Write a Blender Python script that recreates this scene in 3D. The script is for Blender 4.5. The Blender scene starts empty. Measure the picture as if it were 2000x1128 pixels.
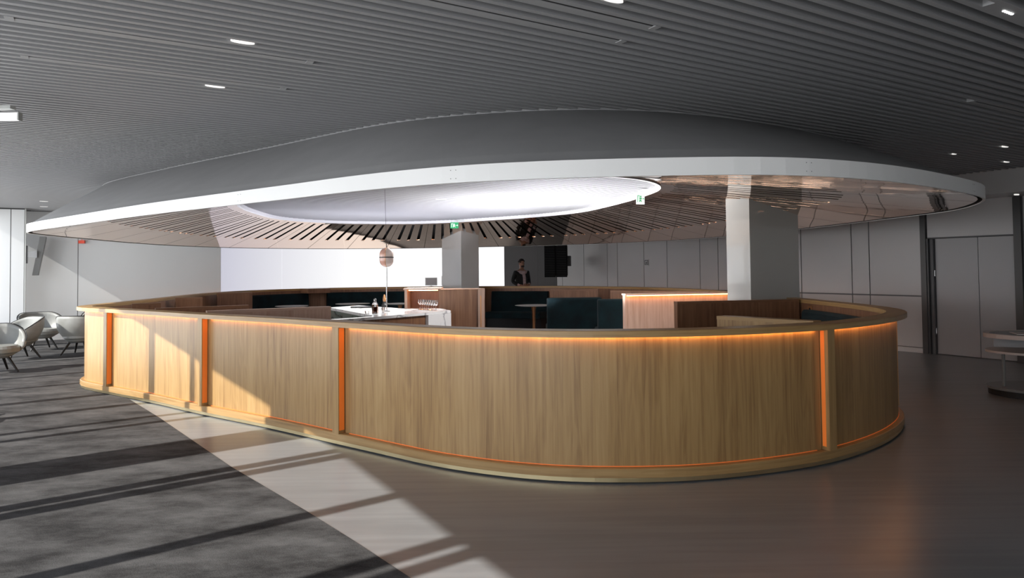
import bpy, bmesh, math, random
import numpy as np
from mathutils import Vector, Matrix
random.seed(7)
PI = math.pi
C = bpy.context.scene.collection
SC = bpy.context.scene

# ------------------------------------------------------------------ camera, sky, sun, exposure
H = 1.55
pitch = math.atan(40 / 1333.0); roll = 0.0105
cp, sp = math.cos(pitch), math.sin(pitch)
Rv = Vector((1, 0, 0)); Uv = Vector((0, -sp, cp)); Fv = Vector((0, cp, sp))
cr, sr = math.cos(roll), math.sin(roll)
R2 = Rv * cr - Uv * sr; U2 = Uv * cr + Rv * sr
camd = bpy.data.cameras.new('camera'); cam = bpy.data.objects.new('camera', camd); C.objects.link(cam)
camd.sensor_width = 36; camd.lens = 36 * 1333 / 2000.0
camd.shift_y = -(564 - 485) / 2000.0
camd.clip_start = 0.05; camd.clip_end = 200
M = Matrix((R2, U2, -Fv)).transposed().to_4x4(); M.translation = Vector((0, 0, H)); cam.matrix_world = M
SC.camera = cam

W = bpy.data.worlds.new('sky'); SC.world = W; W.use_nodes = True
bgn = W.node_tree.nodes['Background']; bgn.inputs[1].default_value = 1.0
# sky shaped to light the room: bright horizon and lower half, dimmer towards the zenith
_n, _l = W.node_tree.nodes, W.node_tree.links
_g = _n.new('ShaderNodeTexCoord'); _s = _n.new('ShaderNodeSeparateXYZ'); _r = _n.new('ShaderNodeValToRGB'); _m = _n.new('ShaderNodeMapRange')
_m.inputs[1].default_value = -1; _m.inputs[2].default_value = 1
_l.new(_g.outputs['Generated'], _s.inputs[0]); _l.new(_s.outputs[2], _m.inputs[0]); _l.new(_m.outputs[0], _r.inputs[0]); _l.new(_r.outputs[0], bgn.inputs[0])
_e = _r.color_ramp.elements
_e[0].position = 0.0; _e[0].color = (3.6, 3.65, 3.7, 1); _e[1].position = 1.0; _e[1].color = (0.8, 0.95, 1.25, 1)
for _p, _c in ((0.47, (4.6, 4.7, 4.8, 1)), (0.53, (4.6, 4.75, 4.95, 1)), (0.72, (1.5, 1.7, 2.0, 1))):
    _k = _e.new(_p); _k.color = _c

SA = math.atan2(1333.0, 2200.0)                       # direction of the ceiling slats
SV = Vector((math.cos(SA), math.sin(SA))); WV = Vector((math.sin(SA), -math.cos(SA)))
def xy(s, w): p = SV * s + WV * w; return (p.x, p.y)
sun_az = math.radians(37.0); tan_el = 0.70
sl = bpy.data.lights.new('sun', 'SUN'); so = bpy.data.objects.new('sun', sl); C.objects.link(so)
sd = Vector((math.cos(sun_az), math.sin(sun_az), -tan_el)).normalized()
so.rotation_euler = sd.to_track_quat('-Z', 'Y').to_euler(); so.location = (-20, -10, 15)
sl.energy = 7.2; sl.angle = math.radians(0.7); sl.color = (1.0, 0.955, 0.89)

def area(name, loc, target, sx, sy, power, color=(1, 1, 1), spread=180):
    l = bpy.data.lights.new(name, 'AREA'); l.shape = 'RECTANGLE'; l.size = sx; l.size_y = sy; l.energy = power; l.color = color
    l.spread = math.radians(spread)
    o = bpy.data.objects.new(name, l); C.objects.link(o); o.location = loc
    o.rotation_euler = (Vector(target) - Vector(loc)).to_track_quat('-Z', 'Y').to_euler(); return o
def spot(name, loc, target, power, deg, blend=0.5, color=(1, 1, 1), rad=0.06):
    l = bpy.data.lights.new(name, 'SPOT'); l.energy = power; l.spot_size = math.radians(deg); l.spot_blend = blend
    l.color = color; l.shadow_soft_size = rad
    o = bpy.data.objects.new(name, l); C.objects.link(o); o.location = loc
    o.rotation_euler = (Vector(target) - Vector(loc)).to_track_quat('-Z', 'Y').to_euler(); return o
# sampling portal across the window wall
px, py = xy(-2.3, -7.4)
por = area('window_portal', (px, py, 1.45), (px + SV.x, py + SV.y, 1.45), 21.0, 2.75, 1)
por.rotation_euler = Matrix((Vector((WV.x, WV.y, 0)), Vector((0, 0, 1)), -Vector((SV.x, SV.y, 0)))).transposed().to_euler()
por.data.cycles.is_portal = True
# unseen spots added inside the island to light the ceiling through the canopy's opening
for _x, _y, _p, _c in ((0.9, 10.9, 1900, (0.97, 0.97, 1.0)), (0.2, 12.7, 750, (0.93, 0.93, 1.0)), (-1.2, 14.0, 500, (0.88, 0.88, 1.0)), (-3.3, 13.2, 480, (0.86, 0.86, 1.0)), (-3.0, 15.2, 380, (0.86, 0.86, 1.0))):
    spot('added_uplight', (_x, _y, 0.35), (_x, _y, 2.96), _p, 125, 0.9, _c)
for _x, _y, _tx, _ty, _p, _a in ((-1.18, 11.47, -1.6, 10.4, 260, 110), (-1.18, 11.47, -3.3, 10.4, 420, 110), (0.45, 8.75, 2.9, 11.5, 420, 60), (0.45, 8.75, -1.3, 10.2, 200, 60)):  # first two from the downlight, the others unseen fill spots added behind the rim
    spot('downlight_and_fill', (_x, _y, 2.70), (_tx, _ty, 0.0), _p, _a, 0.8, (1.0, 0.97, 0.95))
vs = SC.view_settings
vs.view_transform = 'Standard'; vs.look = 'None'; vs.exposure = 0.0; vs.gamma = 1.0; vs.use_curve_mapping = False
SC.cycles.use_denoising = True
SC.cycles.max_bounces = 8; SC.cycles.diffuse_bounces = 4; SC.cycles.glossy_bounces = 5
SC.cycles.sample_clamp_indirect = 6.0
SC.cycles.caustics_reflective = True; SC.cycles.caustics_refractive = False
SC.cycles.blur_glossy = 0.6

# ------------------------------------------------------------------ materials
def newmat(name):
    m = bpy.data.materials.new(name); m.use_nodes = True
    return m, m.node_tree, m.node_tree.nodes, m.node_tree.links, m.node_tree.nodes['Principled BSDF']
def flat(name, col, rough=0.5, metal=0.0, spec=0.5, coat=0.0, sheen=0.0):
    m, t, n, l, b = newmat(name)
    b.inputs['Base Color'].default_value = (*col, 1); b.inputs['Roughness'].default_value = rough
    b.inputs['Metallic'].default_value = metal; b.inputs['Specular IOR Level'].default_value = spec
    b.inputs['Coat Weight'].default_value = coat; b.inputs['Coat Roughness'].default_value = 0.08
    if sheen: b.inputs['Sheen Weight'].default_value = sheen
    return m
def noisy(name, c1, c2, scale=8, rough=0.5, rough2=None, detail=5, bump=0.0, metal=0.0, spec=0.5, bscale=None, sheen=0, stretch=None, coat=0):
    m, t, n, l, b = newmat(name)
    tc = n.new('ShaderNodeTexCoord'); nz = n.new('ShaderNodeTexNoise'); nz.inputs['Scale'].default_value = scale
    nz.inputs['Detail'].default_value = detail
    src = tc.outputs['Object']
    if stretch:
        mp = n.new('ShaderNodeMapping'); mp.inputs['Scale'].default_value = stretch; l.new(src, mp.inputs[0]); src = mp.outputs[0]
    l.new(src, nz.inputs['Vector'])
    r = n.new('ShaderNodeValToRGB'); r.color_ramp.elements[0].color = (*c1, 1); r.color_ramp.elements[1].color = (*c2, 1)
    r.color_ramp.elements[0].position = 0.35; r.color_ramp.elements[1].position = 0.65
    l.new(nz.outputs[0], r.inputs[0]); l.new(r.outputs[0], b.inputs['Base Color'])
    b.inputs['Roughness'].default_value = rough; b.inputs['Metallic'].default_value = metal; b.inputs['Specular IOR Level'].default_value = spec
    b.inputs['Coat Weight'].default_value = coat
    if rough2 is not None:
        mr = n.new('ShaderNodeMapRange'); mr.inputs[3].default_value = rough; mr.inputs[4].default_value = rough2
        l.new(nz.outputs[0], mr.inputs[0]); l.new(mr.outputs[0], b.inputs['Roughness'])
    if sheen: b.inputs['Sheen Weight'].default_value = sheen
    if bump:
        n2 = n.new('ShaderNodeTexNoise'); n2.inputs['Scale'].default_value = bscale or scale * 6; n2.inputs['Detail'].default_value = 4
        l.new(src, n2.inputs['Vector'])
        bp = n.new('ShaderNodeBump'); bp.inputs['Strength'].default_value = bump; bp.inputs['Distance'].default_value = 0.01
        l.new(n2.outputs[0], bp.inputs['Height']); l.new(bp.outputs[0], b.inputs['Normal'])
    return m
def emis(name, col, st):
    m, t, n, l, b = newmat(name)
    b.inputs['Base Color'].default_value = (*col, 1); b.inputs['Emission Color'].default_value = (*col, 1)
    b.inputs['Emission Strength'].default_value = st; return m
def wood(name, ca, cb, cc, rough=0.38):
    m, t, n, l, b = newmat(name)
    uv = n.new('ShaderNodeUVMap'); uv.uv_map = 'UVMap'
    sep = n.new('ShaderNodeSeparateXYZ'); l.new(uv.outputs[0], sep.inputs[0])
    # veneer leaves of uneven tone
    mu = n.new('ShaderNodeMath'); mu.operation = 'MULTIPLY'; mu.inputs[1].default_value = 6.3; l.new(sep.outputs[0], mu.inputs[0])
    fl = n.new('ShaderNodeMath'); fl.operation = 'FLOOR'; l.new(mu.outputs[0], fl.inputs[0])
    wn = n.new('ShaderNodeTexWhiteNoise'); wn.noise_dimensions = '1D'; l.new(fl.outputs[0], wn.inputs['W'])
    # long grain
    off = n.new('ShaderNodeMath'); off.operation = 'MULTIPLY'; off.inputs[1].default_value = 17.0; l.new(wn.outputs[0], off.inputs[0])
    vo = n.new('ShaderNodeMath'); vo.operation = 'ADD'; l.new(sep.outputs[1], vo.inputs[0]); l.new(off.outputs[0], vo.inputs[1])
    cb_ = n.new('ShaderNodeCombineXYZ'); l.new(sep.outputs[0], cb_.inputs[0]); l.new(vo.outputs[0], cb_.inputs[1])
    m1 = n.new('ShaderNodeMapping'); m1.inputs['Scale'].default_value = (30, 0.9, 1); l.new(cb_.outputs[0], m1.inputs[0])
    n1 = n.new('ShaderNodeTexNoise'); n1.inputs['Scale'].default_value = 1.0; n1.inputs['Detail'].default_value = 6; n1.inputs['Roughness'].default_value = 0.62
    l.new(m1.outputs[0], n1.inputs['Vector'])
    # cathedral figure
    m2 = n.new('ShaderNodeMapping'); m2.inputs['Scale'].default_value = (7.5, 0.75, 1); l.new(cb_.outputs[0], m2.inputs[0])
    n2 = n.new('ShaderNodeTexNoise'); n2.inputs['Scale'].default_value = 1.0; n2.inputs['Detail'].default_value = 2; n2.inputs['Distortion'].default_value = 0.6
    l.new(m2.outputs[0], n2.inputs['Vector'])
    sn = n.new('ShaderNodeMath'); sn.operation = 'MULTIPLY'; sn.inputs[1].default_value = 46; l.new(n2.outputs[0], sn.inputs[0])
    si = n.new('ShaderNodeMath'); si.operation = 'SINE'; l.new(sn.outputs[0], si.inputs[0])
    a1 = n.new('ShaderNodeMath'); a1.operation = 'MULTIPLY_ADD'; a1.inputs[1].default_value = 0.045; l.new(si.outputs[0], a1.inputs[0]); l.new(n1.outputs[0], a1.inputs[2])
    a2 = n.new('ShaderNodeMath'); a2.operation = 'MULTIPLY_ADD'; a2.inputs[1].default_value = 0.16; a2.inputs[2].default_value = -0.08; l.new(wn.outputs[0], a2.inputs[0])
    a3 = n.new('ShaderNodeMath'); l.new(a1.outputs[0], a3.inputs[0]); l.new(a2.outputs[0], a3.inputs[1])
    a4 = n.new('ShaderNodeMath'); a4.operation = 'MULTIPLY_ADD'; a4.inputs[1].default_value = 0.28; a4.inputs[2].default_value = -0.14; l.new(n2.outputs[0], a4.inputs[0])
    a5 = n.new('ShaderNodeMath'); l.new(a3.outputs[0], a5.inputs[0]); l.new(a4.outputs[0], a5.inputs[1])
    r = n.new('ShaderNodeValToRGB'); e = r.color_ramp.elements
    e[0].position = 0.18; e[0].color = (*ca, 1); e[1].position = 0.84; e[1].color = (*cc, 1)
    k = e.new(0.5); k.color = (*cb, 1)
    l.new(a5.outputs[0], r.inputs[0]); l.new(r.outputs[0], b.inputs['Base Color'])
    b.inputs['Roughness'].default_value = rough
    bp = n.new('ShaderNodeBump'); bp.inputs['Strength'].default_value = 0.12; bp.inputs['Distance'].default_value = 0.002
    l.new(n1.outputs[0], bp.inputs['Height']); l.new(bp.outputs[0], b.inputs['Normal'])
    return m
m_oak = wood('oak_veneer', (0.220, 0.118, 0.044), (0.370, 0.226, 0.089), (0.460, 0.305, 0.134))
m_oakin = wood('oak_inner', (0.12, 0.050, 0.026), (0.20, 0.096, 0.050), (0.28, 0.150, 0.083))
m_slat = flat('slat_paint', (0.33, 0.33, 0.335), 0.45)
m_back = flat('ceiling_void', (0.035, 0.035, 0.037), 0.9)
m_shell = noisy('canopy_grey_paint', (0.38, 0.38, 0.385), (0.41, 0.41, 0.415), 3, 0.55)
m_white = flat('white_paint', (0.86, 0.86, 0.85), 0.35)
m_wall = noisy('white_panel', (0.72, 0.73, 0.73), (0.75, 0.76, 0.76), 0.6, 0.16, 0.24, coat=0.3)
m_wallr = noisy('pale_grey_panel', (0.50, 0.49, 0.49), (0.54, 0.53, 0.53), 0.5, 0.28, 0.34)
m_joint = flat('panel_joint', (0.13, 0.13, 0.135), 0.5)
m_dframe = flat('dark_frame', (0.07, 0.07, 0.072), 0.4)
m_door = flat('door_grey', (0.40, 0.40, 0.41), 0.35)
m_sill = flat('mullion_paint', (0.12, 0.12, 0.125), 0.5)
m_col = noisy('column_lacquer', (0.50, 0.51, 0.49), (0.54, 0.55, 0.53), 0.7, 0.12, 0.2, coat=0.4)
m_teal = noisy('teal_velvet', (0.0008, 0.006, 0.008), (0.0018, 0.014, 0.018), 5, 0.85, spec=0.25, sheen=0.03, bump=0.2, bscale=60)
m_brass = noisy('brass', (0.62, 0.52, 0.30), (0.70, 0.60, 0.37), 2, 0.28, 0.36, metal=1.0)
m_copper = flat('copper_stem', (0.70, 0.36, 0.17), 0.35, 0.85)
m_black = flat('black', (0.008, 0.008, 0.008), 0.6)
m_dark = flat('dark_plastic', (0.009, 0.009, 0.010), 0.5)
m_tv = flat('dark_screen', (0.004, 0.004, 0.005), 0.75, spec=0.15)
m_steel = flat('steel', (0.55, 0.55, 0.55), 0.25, 1.0)
m_led = emis('warm_led', (1.0, 0.42, 0.13), 17.0)
m_glowlow = emis('warm_glow_low', (1.0, 0.24, 0.05), 0.14)
m_flankglow = emis('amber_flank_glow', (0.78, 0.19, 0.028), 0.21)
m_lampon = emis('white_lamp', (1, 1, 1), 5.0)
m_down = emis('downlight_lens', (1, 0.98, 0.94), 0.85)
m_stone = flat('table_stone', (0.45, 0.45, 0.43), 0.3)
m_seat = noisy('grey_leather', (0.25, 0.255, 0.24), (0.30, 0.305, 0.29), 4, 0.42, bump=0.15, bscale=25)
m_leg = flat('black_wood', (0.012, 0.011, 0.010), 0.45)
m_skin = flat('skin', (0.35, 0.19, 0.13), 0.5)
m_hair = flat('dark_hair', (0.02, 0.012, 0.010), 0.6)
m_jacket = flat('charcoal_jacket', (0.012, 0.014, 0.016), 0.8)
m_shirt = flat('pale_pink_shirt', (0.55, 0.45, 0.48), 0.8)
m_trous = flat('dark_trousers', (0.015, 0.016, 0.02), 0.8)
m_green = emis('exit_green', (0.02, 0.35, 0.12), 0.35)
m_signw = emis('sign_white', (0.9, 0.95, 0.9), 0.6)
m_red = flat('red_sign', (0.7, 0.06, 0.02), 0.5)
m_pink = flat('pink_glass', (0.80, 0.47, 0.38), 0.15, coat=0.5)
m_pinkl = flat('pale_pink_glass', (0.82, 0.68, 0.62), 0.15, coat=0.5)
m_plinth = flat('shadow_gap', (0.01, 0.01, 0.01), 0.8)
m_tab = flat('dusky_white_metal', (0.50, 0.44, 0.41), 0.4)
m_tabg = flat('grey_metal', (0.16, 0.16, 0.155), 0.35)
m_amber = flat('amber_liquid', (0.50, 0.05, 0.010), 0.05, coat=0.8)
m_cork = flat('light_turned_wood', (0.50, 0.24, 0.10), 0.5)
def glassmat():
    m, t, n, l, b = newmat('clear_glass')
    b.inputs['Base Color'].default_value = (1, 1, 1, 1); b.inputs['Roughness'].default_value = 0.02
    b.inputs['Transmission Weight'].default_value = 1.0; b.inputs['IOR'].default_value = 1.45; return m
m_glass = glassmat()
def mirrormat():
    m, t, n, l, b = newmat('bronze_mirror')
    b.inputs['Metallic'].default_value = 1.0; b.inputs['Roughness'].default_value = 0.035
    b.inputs['Base Color'].default_value = (0.82, 0.60, 0.46, 1)
    tc = n.new('ShaderNodeTexCoord'); nz = n.new('ShaderNodeTexNoise'); nz.inputs['Scale'].default_value = 0.9; nz.inputs['Detail'].default_value = 1
    l.new(tc.outputs['Object'], nz.inputs['Vector'])
    bp = n.new('ShaderNodeBump'); bp.inputs['Strength'].default_value = 0.25; bp.inputs['Distance'].default_value = 0.03
    l.new(nz.outputs[0], bp.inputs['Height']); l.new(bp.outputs[0], b.inputs['Normal'])
    return m
m_mirror = mirrormat()
def marblemat(name, base, vein):
    m, t, n, l, b = newmat(name)
    tc = n.new('ShaderNodeTexCoord'); nz = n.new('ShaderNodeTexNoise'); nz.inputs['Scale'].default_value = 1.3; nz.inputs['Detail'].default_value = 6
    nz.inputs['Distortion'].default_value = 1.2; l.new(tc.outputs['Object'], nz.inputs['Vector'])
    s = n.new('ShaderNodeMath'); s.operation = 'SUBTRACT'; s.inputs[1].default_value = 0.5; l.new(nz.outputs[0], s.inputs[0])
    a = n.new('ShaderNodeMath'); a.operation = 'ABSOLUTE'; l.new(s.outputs[0], a.inputs[0])
    r = n.new('ShaderNodeValToRGB'); r.color_ramp.elements[0].color = (*vein, 1); r.color_ramp.elements[1].color = (*base, 1)
    r.color_ramp.elements[0].position = 0.0; r.color_ramp.elements[1].position = 0.03
    l.new(a.outputs[0], r.inputs[0]); l.new(r.outputs[0], b.inputs['Base Color']); b.inputs['Roughness'].default_value = 0.08; return m
m_marble = marblemat('white_marble', (0.80, 0.80, 0.80), (0.35, 0.35, 0.37))
m_gmarble = marblemat('grey_green_marble', (0.16, 0.19, 0.17), (0.07, 0.09, 0.08))
def floormat():
    m, t, n, l, b = newmat('polished_screed')
    tc = n.new('ShaderNodeTexCoord'); nz = n.new('ShaderNodeTexNoise'); nz.inputs['Scale'].default_value = 1.1; nz.inputs['Detail'].default_value = 7
    l.new(tc.outputs['Object'], nz.inputs['Vector'])
    mp = n.new('ShaderNodeMapping'); mp.inputs['Rotation'].default_value = (0, 0, -SA); mp.inputs['Scale'].default_value = (0.8, 14, 1)
    l.new(tc.outputs['Object'], mp.inputs[0]); n2 = n.new('ShaderNodeTexNoise'); n2.inputs['Scale'].default_value = 1.0; n2.inputs['Detail'].default_value = 5
    l.new(mp.outputs[0], n2.inputs['Vector'])
    ad = n.new('ShaderNodeMath'); l.new(nz.outputs[0], ad.inputs[0]); l.new(n2.outputs[0], ad.inputs[1])
    r = n.new('ShaderNodeValToRGB'); r.color_ramp.elements[0].color = (0.190, 0.200, 0.210, 1); r.color_ramp.elements[1].color = (0.236, 0.247, 0.258, 1)
    r.color_ramp.elements[0].position = 0.42; r.color_ramp.elements[1].position = 0.58
    h = n.new('ShaderNodeMath'); h.operation = 'MULTIPLY'; h.inputs[1].default_value = 0.5; l.new(ad.outputs[0], h.inputs[0])
    l.new(h.outputs[0], r.inputs[0]); l.new(r.outputs[0], b.inputs['Base Color'])
    mr = n.new('ShaderNodeMapRange'); mr.inputs[3].default_value = 0.24; mr.inputs[4].default_value = 0.40; l.new(nz.outputs[0], mr.inputs[0]); l.new(mr.outputs[0], b.inputs['Roughness'])
    return m
m_floor = floormat()
def carpetmat():
    m, t, n, l, b = newmat('grey_carpet')
    tc = n.new('ShaderNodeTexCoord')
    mp = n.new('ShaderNodeMapping'); mp.inputs['Rotation'].default_value = (0, 0, -SA); mp.inputs['Scale'].default_value = (1.7, 3.4, 1)
    l.new(tc.outputs['Object'], mp.inputs[0])
    n1 = n.new('ShaderNodeTexNoise'); n1.inputs['Scale'].default_value = 1.0; n1.inputs['Detail'].default_value = 9; n1.inputs['Roughness'].default_value = 0.7
    l.new(mp.outputs[0], n1.inputs['Vector'])
    n2 = n.new('ShaderNodeTexNoise'); n2.inputs['Scale'].default_value = 160; n2.inputs['Detail'].default_value = 3; l.new(tc.outputs['Object'], n2.inputs['Vector'])
    mx = n.new('ShaderNodeMath'); mx.operation = 'MULTIPLY_ADD'; mx.inputs[1].default_value = 0.35; l.new(n2.outputs[0], mx.inputs[0]); l.new(n1.outputs[0], mx.inputs[2])
    r = n.new('ShaderNodeValToRGB'); r.color_ramp.elements[0].color = (0.026, 0.0255, 0.026, 1); r.color_ramp.elements[1].color = (0.105, 0.104, 0.105, 1)
    r.color_ramp.elements[0].position = 0.53; r.color_ramp.elements[1].position = 0.83
    l.new(mx.outputs[0], r.inputs[0]); l.new(r.outputs[0], b.inputs['Base Color']); b.inputs['Roughness'].default_value = 0.95
    b.inputs['Specular IOR Level'].default_value = 0.15
    bp = n.new('ShaderNodeBump'); bp.inputs['Strength'].default_value = 0.4; bp.inputs['Distance'].default_value = 0.004
    l.new(n2.outputs[0], bp.inputs['Height']); l.new(bp.outputs[0], b.inputs['Normal'])
    return m
m_carpet = carpetmat()
def glowwallmat():
    # wall light painted as a glow, dimmer and bluer towards its left
    m, t, n, l, b = newmat('glowing_wall')
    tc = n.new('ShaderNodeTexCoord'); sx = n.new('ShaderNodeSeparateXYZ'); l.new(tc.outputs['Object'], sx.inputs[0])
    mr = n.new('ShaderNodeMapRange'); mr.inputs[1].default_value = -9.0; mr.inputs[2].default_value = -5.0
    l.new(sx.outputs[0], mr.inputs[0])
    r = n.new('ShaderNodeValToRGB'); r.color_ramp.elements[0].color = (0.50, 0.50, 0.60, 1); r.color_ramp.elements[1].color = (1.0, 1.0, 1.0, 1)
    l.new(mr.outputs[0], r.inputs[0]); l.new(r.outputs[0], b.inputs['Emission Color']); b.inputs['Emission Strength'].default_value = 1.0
    b.inputs['Base Color'].default_value = (0.3, 0.3, 0.3, 1); b.inputs['Roughness'].default_value = 0.3
    return m
m_glowwall = glowwallmat()

# ------------------------------------------------------------------ mesh helpers
class MB:
    def __init__(s): s.v = []; s.f = []; s.uv = []; s.sm = []; s.mi = []
    def face(s, pts, uv=None, smooth=False, mi=0):
        k = len(s.v); s.v += [tuple(map(float, p)) for p in pts]; s.f.append(tuple(range(k, k + len(pts)))); s.uv.append(uv); s.sm.append(smooth); s.mi.append(mi)
    def hexa(s, b, t, mi=0):           # b, t: four corners bottom/top, counter-clockwise seen from above
        k = len(s.v); s.v += [tuple(map(float, p)) for p in list(b) + list(t)]
        for q in ((3, 2, 1, 0), (4, 5, 6, 7), (0, 1, 5, 4), (1, 2, 6, 5), (2, 3, 7, 6), (3, 0, 4, 7)):
            s.f.append(tuple(k + i for i in q)); s.uv.append(None); s.sm.append(False); s.mi.append(mi)
    def box(s, x0, x1, y0, y1, z0, z1, mi=0):
        c = [(x0, y0), (x1, y0), (x1, y1), (x0, y1)]
        s.hexa([(x, y, z0) for x, y in c], [(x, y, z1) for x, y in c], mi)
    def sw(s, s0, s1, w0, w1, z0, z1, mi=0):
        c = [xy(s0, w0), xy(s0, w1), xy(s1, w1), xy(s1, w0)]
        a = sum(c[i][0] * c[(i + 1) % 4][1] - c[(i + 1) % 4][0] * c[i][1] for i in range(4))
        if a < 0: c = c[::-1]
        s.hexa([(x, y, z0) for x, y in c], [(x, y, z1) for x, y in c], mi)
    def seg(s, a, b, t, z0, z1, mi=0):  # wall piece from a to b, thickness t centred
        a = Vector(a[:2]); b = Vector(b[:2]); d = (b - a).normalized(); n = Vector((-d.y, d.x)) * t / 2
        c = [a - n, b - n, b + n, a + n]
        s.hexa([(p.x, p.y, z0) for p in c], [(p.x, p.y, z1) for p in c], mi)
    def prism(s, poly, z0, z1, mi=0):
        a = sum(poly[i][0] * poly[(i + 1) % len(poly)][1] - poly[(i + 1) % len(poly)][0] * poly[i][1] for i in range(len(poly)))
        if a < 0: poly = poly[::-1]
        s.face([(x, y, z1) for x, y in poly], mi=mi); s.face([(x, y, z0) for x, y in poly[::-1]], mi=mi)
        for i in range(len(poly)):
            (x0, y0), (x1, y1) = poly[i], poly[(i + 1) % len(poly)]
            s.face([(x0, y0, z0), (x1, y1, z0), (x1, y1, z1), (x0, y0, z1)], mi=mi)
    def lathe(s, prof, n=20, c=(0, 0, 0), smooth=True, sx=1, sy=1, mi=0, close=True):
        for i in range(len(prof) - 1):
            (r0, z0), (r1, z1) = prof[i], prof[i + 1]
            for k in range(n):
                a, b = 2 * PI * k / n, 2 * PI * (k + 1) / n
                P = lambda r, z, t: (c[0] + sx * r * math.cos(t), c[1] + sy * r * math.sin(t), c[2] + z)
                q = [P(r0, z0, a), P(r0, z0, b), P(r1, z1, b), P(r1, z1, a)]
                if r0 < 1e-6: q = [q[0], q[2], q[3]]
                elif r1 < 1e-6: q = q[:3]
                s.face(q, smooth=smooth, mi=mi)
    def tube(s, a, b, r0, r1=None, n=12, mi=0):
        r1 = r0 if r1 is None else r1
        a = Vector(a); b = Vector(b); d = (b - a).normalized()
        u = d.orthogonal().normalized(); v = d.cross(u)
        A = [a + (u * math.cos(2 * PI * k / n) + v * math.sin(2 * PI * k / n)) * r0 for k in range(n)]
        B = [b + (u * math.cos(2 * PI * k / n) + v * math.sin(2 * PI * k / n)) * r1 for k in range(n)]
        for k in range(n):
            j = (k + 1) % n; s.face([A[k], A[j], B[j], B[k]], smooth=True, mi=mi)
        s.face(A[::-1], mi=mi); s.face(B, mi=mi)
    def grid(s, G, smooth=True, mi=0, uv=None):
        for i in range(len(G) - 1):
            for j in range(len(G[0]) - 1):
                u = None if uv is None else [uv[i][j], uv[i][j + 1], uv[i + 1][j + 1], uv[i + 1][j]]
                s.face([G[i][j], G[i][j + 1], G[i + 1][j + 1], G[i + 1][j]], uv=u, smooth=smooth, mi=mi)
    def build(s, name, mat, parent=None, merge=False, recalc=True, bevel=0, origin=None):
        me = bpy.data.meshes.new(name); o = Vector(origin) if origin is not None else Vector((0, 0, 0))
        me.from_pydata([tuple(Vector(p) - o) for p in s.v], [], s.f); ul = me.uv_layers.new(name='UVMap')
        for p, uv, sm, mi in zip(me.polygons, s.uv, s.sm, s.mi):
            p.use_smooth = sm; p.material_index = mi
            if uv is None:
                vs_ = [Vector(s.v[i]) for i in s.f[p.index]]
                nrm = (vs_[1] - vs_[0]).cross(vs_[2] - vs_[1])
                if nrm.length < 1e-12: nrm = Vector((0, 0, 1))
                nrm.normalize()
                if abs(nrm.z) < 0.7:
                    t = Vector((-nrm.y, nrm.x, 0)).normalized(); dx = max(abs((a - b).dot(t)) for a in vs_ for b in vs_); dz = max(abs(a.z - b.z) for a in vs_ for b in vs_)
                    if dz < 0.14 and dx > 3 * dz: uv = [(q.z, q.dot(t)) for q in vs_]
                    else: uv = [(q.dot(t), q.z) for q in vs_]
                else:
                    e = max(((vs_[(i + 1) % len(vs_)] - vs_[i]) for i in range(len(vs_))), key=lambda q: q.length)
                    e = Vector((e.x, e.y, 0)); e = e.normalized() if e.length > 1e-9 else Vector((1, 0, 0))
                    f = Vector((-e.y, e.x, 0)); uv = [(q.dot(f), q.dot(e)) for q in vs_]
            for li, c in zip(p.loop_indices, uv): ul.data[li].uv = c
        bm = bmesh.new(); bm.from_mesh(me)
        if merge or bevel: bmesh.ops.remove_doubles(bm, verts=bm.verts, dist=1e-5)
        if recalc: bmesh.ops.recalc_face_normals(bm, faces=bm.faces)
        if bevel: bmesh.ops.bevel(bm, geom=[e for e in bm.edges], offset=bevel, segments=2, profile=0.6, affect='EDGES', clamp_overlap=True)
        bm.to_mesh(me); bm.free()
        for m in (mat if isinstance(mat, (list, tuple)) else [mat]): me.materials.append(m)
        ob = bpy.data.objects.new(name, me); C.objects.link(ob)
        if parent is not None:
            ob.parent = parent
            ob.location = o - (Vector(parent.get('base', (0, 0, 0))) if parent.get('base') is not None else Vector((0, 0, 0)))
        else: ob.location = o
        return ob
def thing(name, label, cat, group=None, loc=(0, 0, 0), rz=0):
    o = bpy.data.objects.new(name, None); o.empty_display_size = 0.2; C.objects.link(o); o.location = loc; o.rotation_euler = (0, 0, rz)
    o['label'] = label; o['category'] = cat
    if group: o['group'] = group
    return o
def tag(o, label, cat, group=None):
    o['label'] = label; o['category'] = cat
    if group: o['group'] = group
    return o
def struct(o): o['kind'] = 'structure'; return o
def copy_tree(o, parent=None):
    c = o.copy(); C.objects.link(c)
    if parent is not None: c.parent = parent
    for ch in list(o.children): copy_tree(ch, c)
    return c

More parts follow.
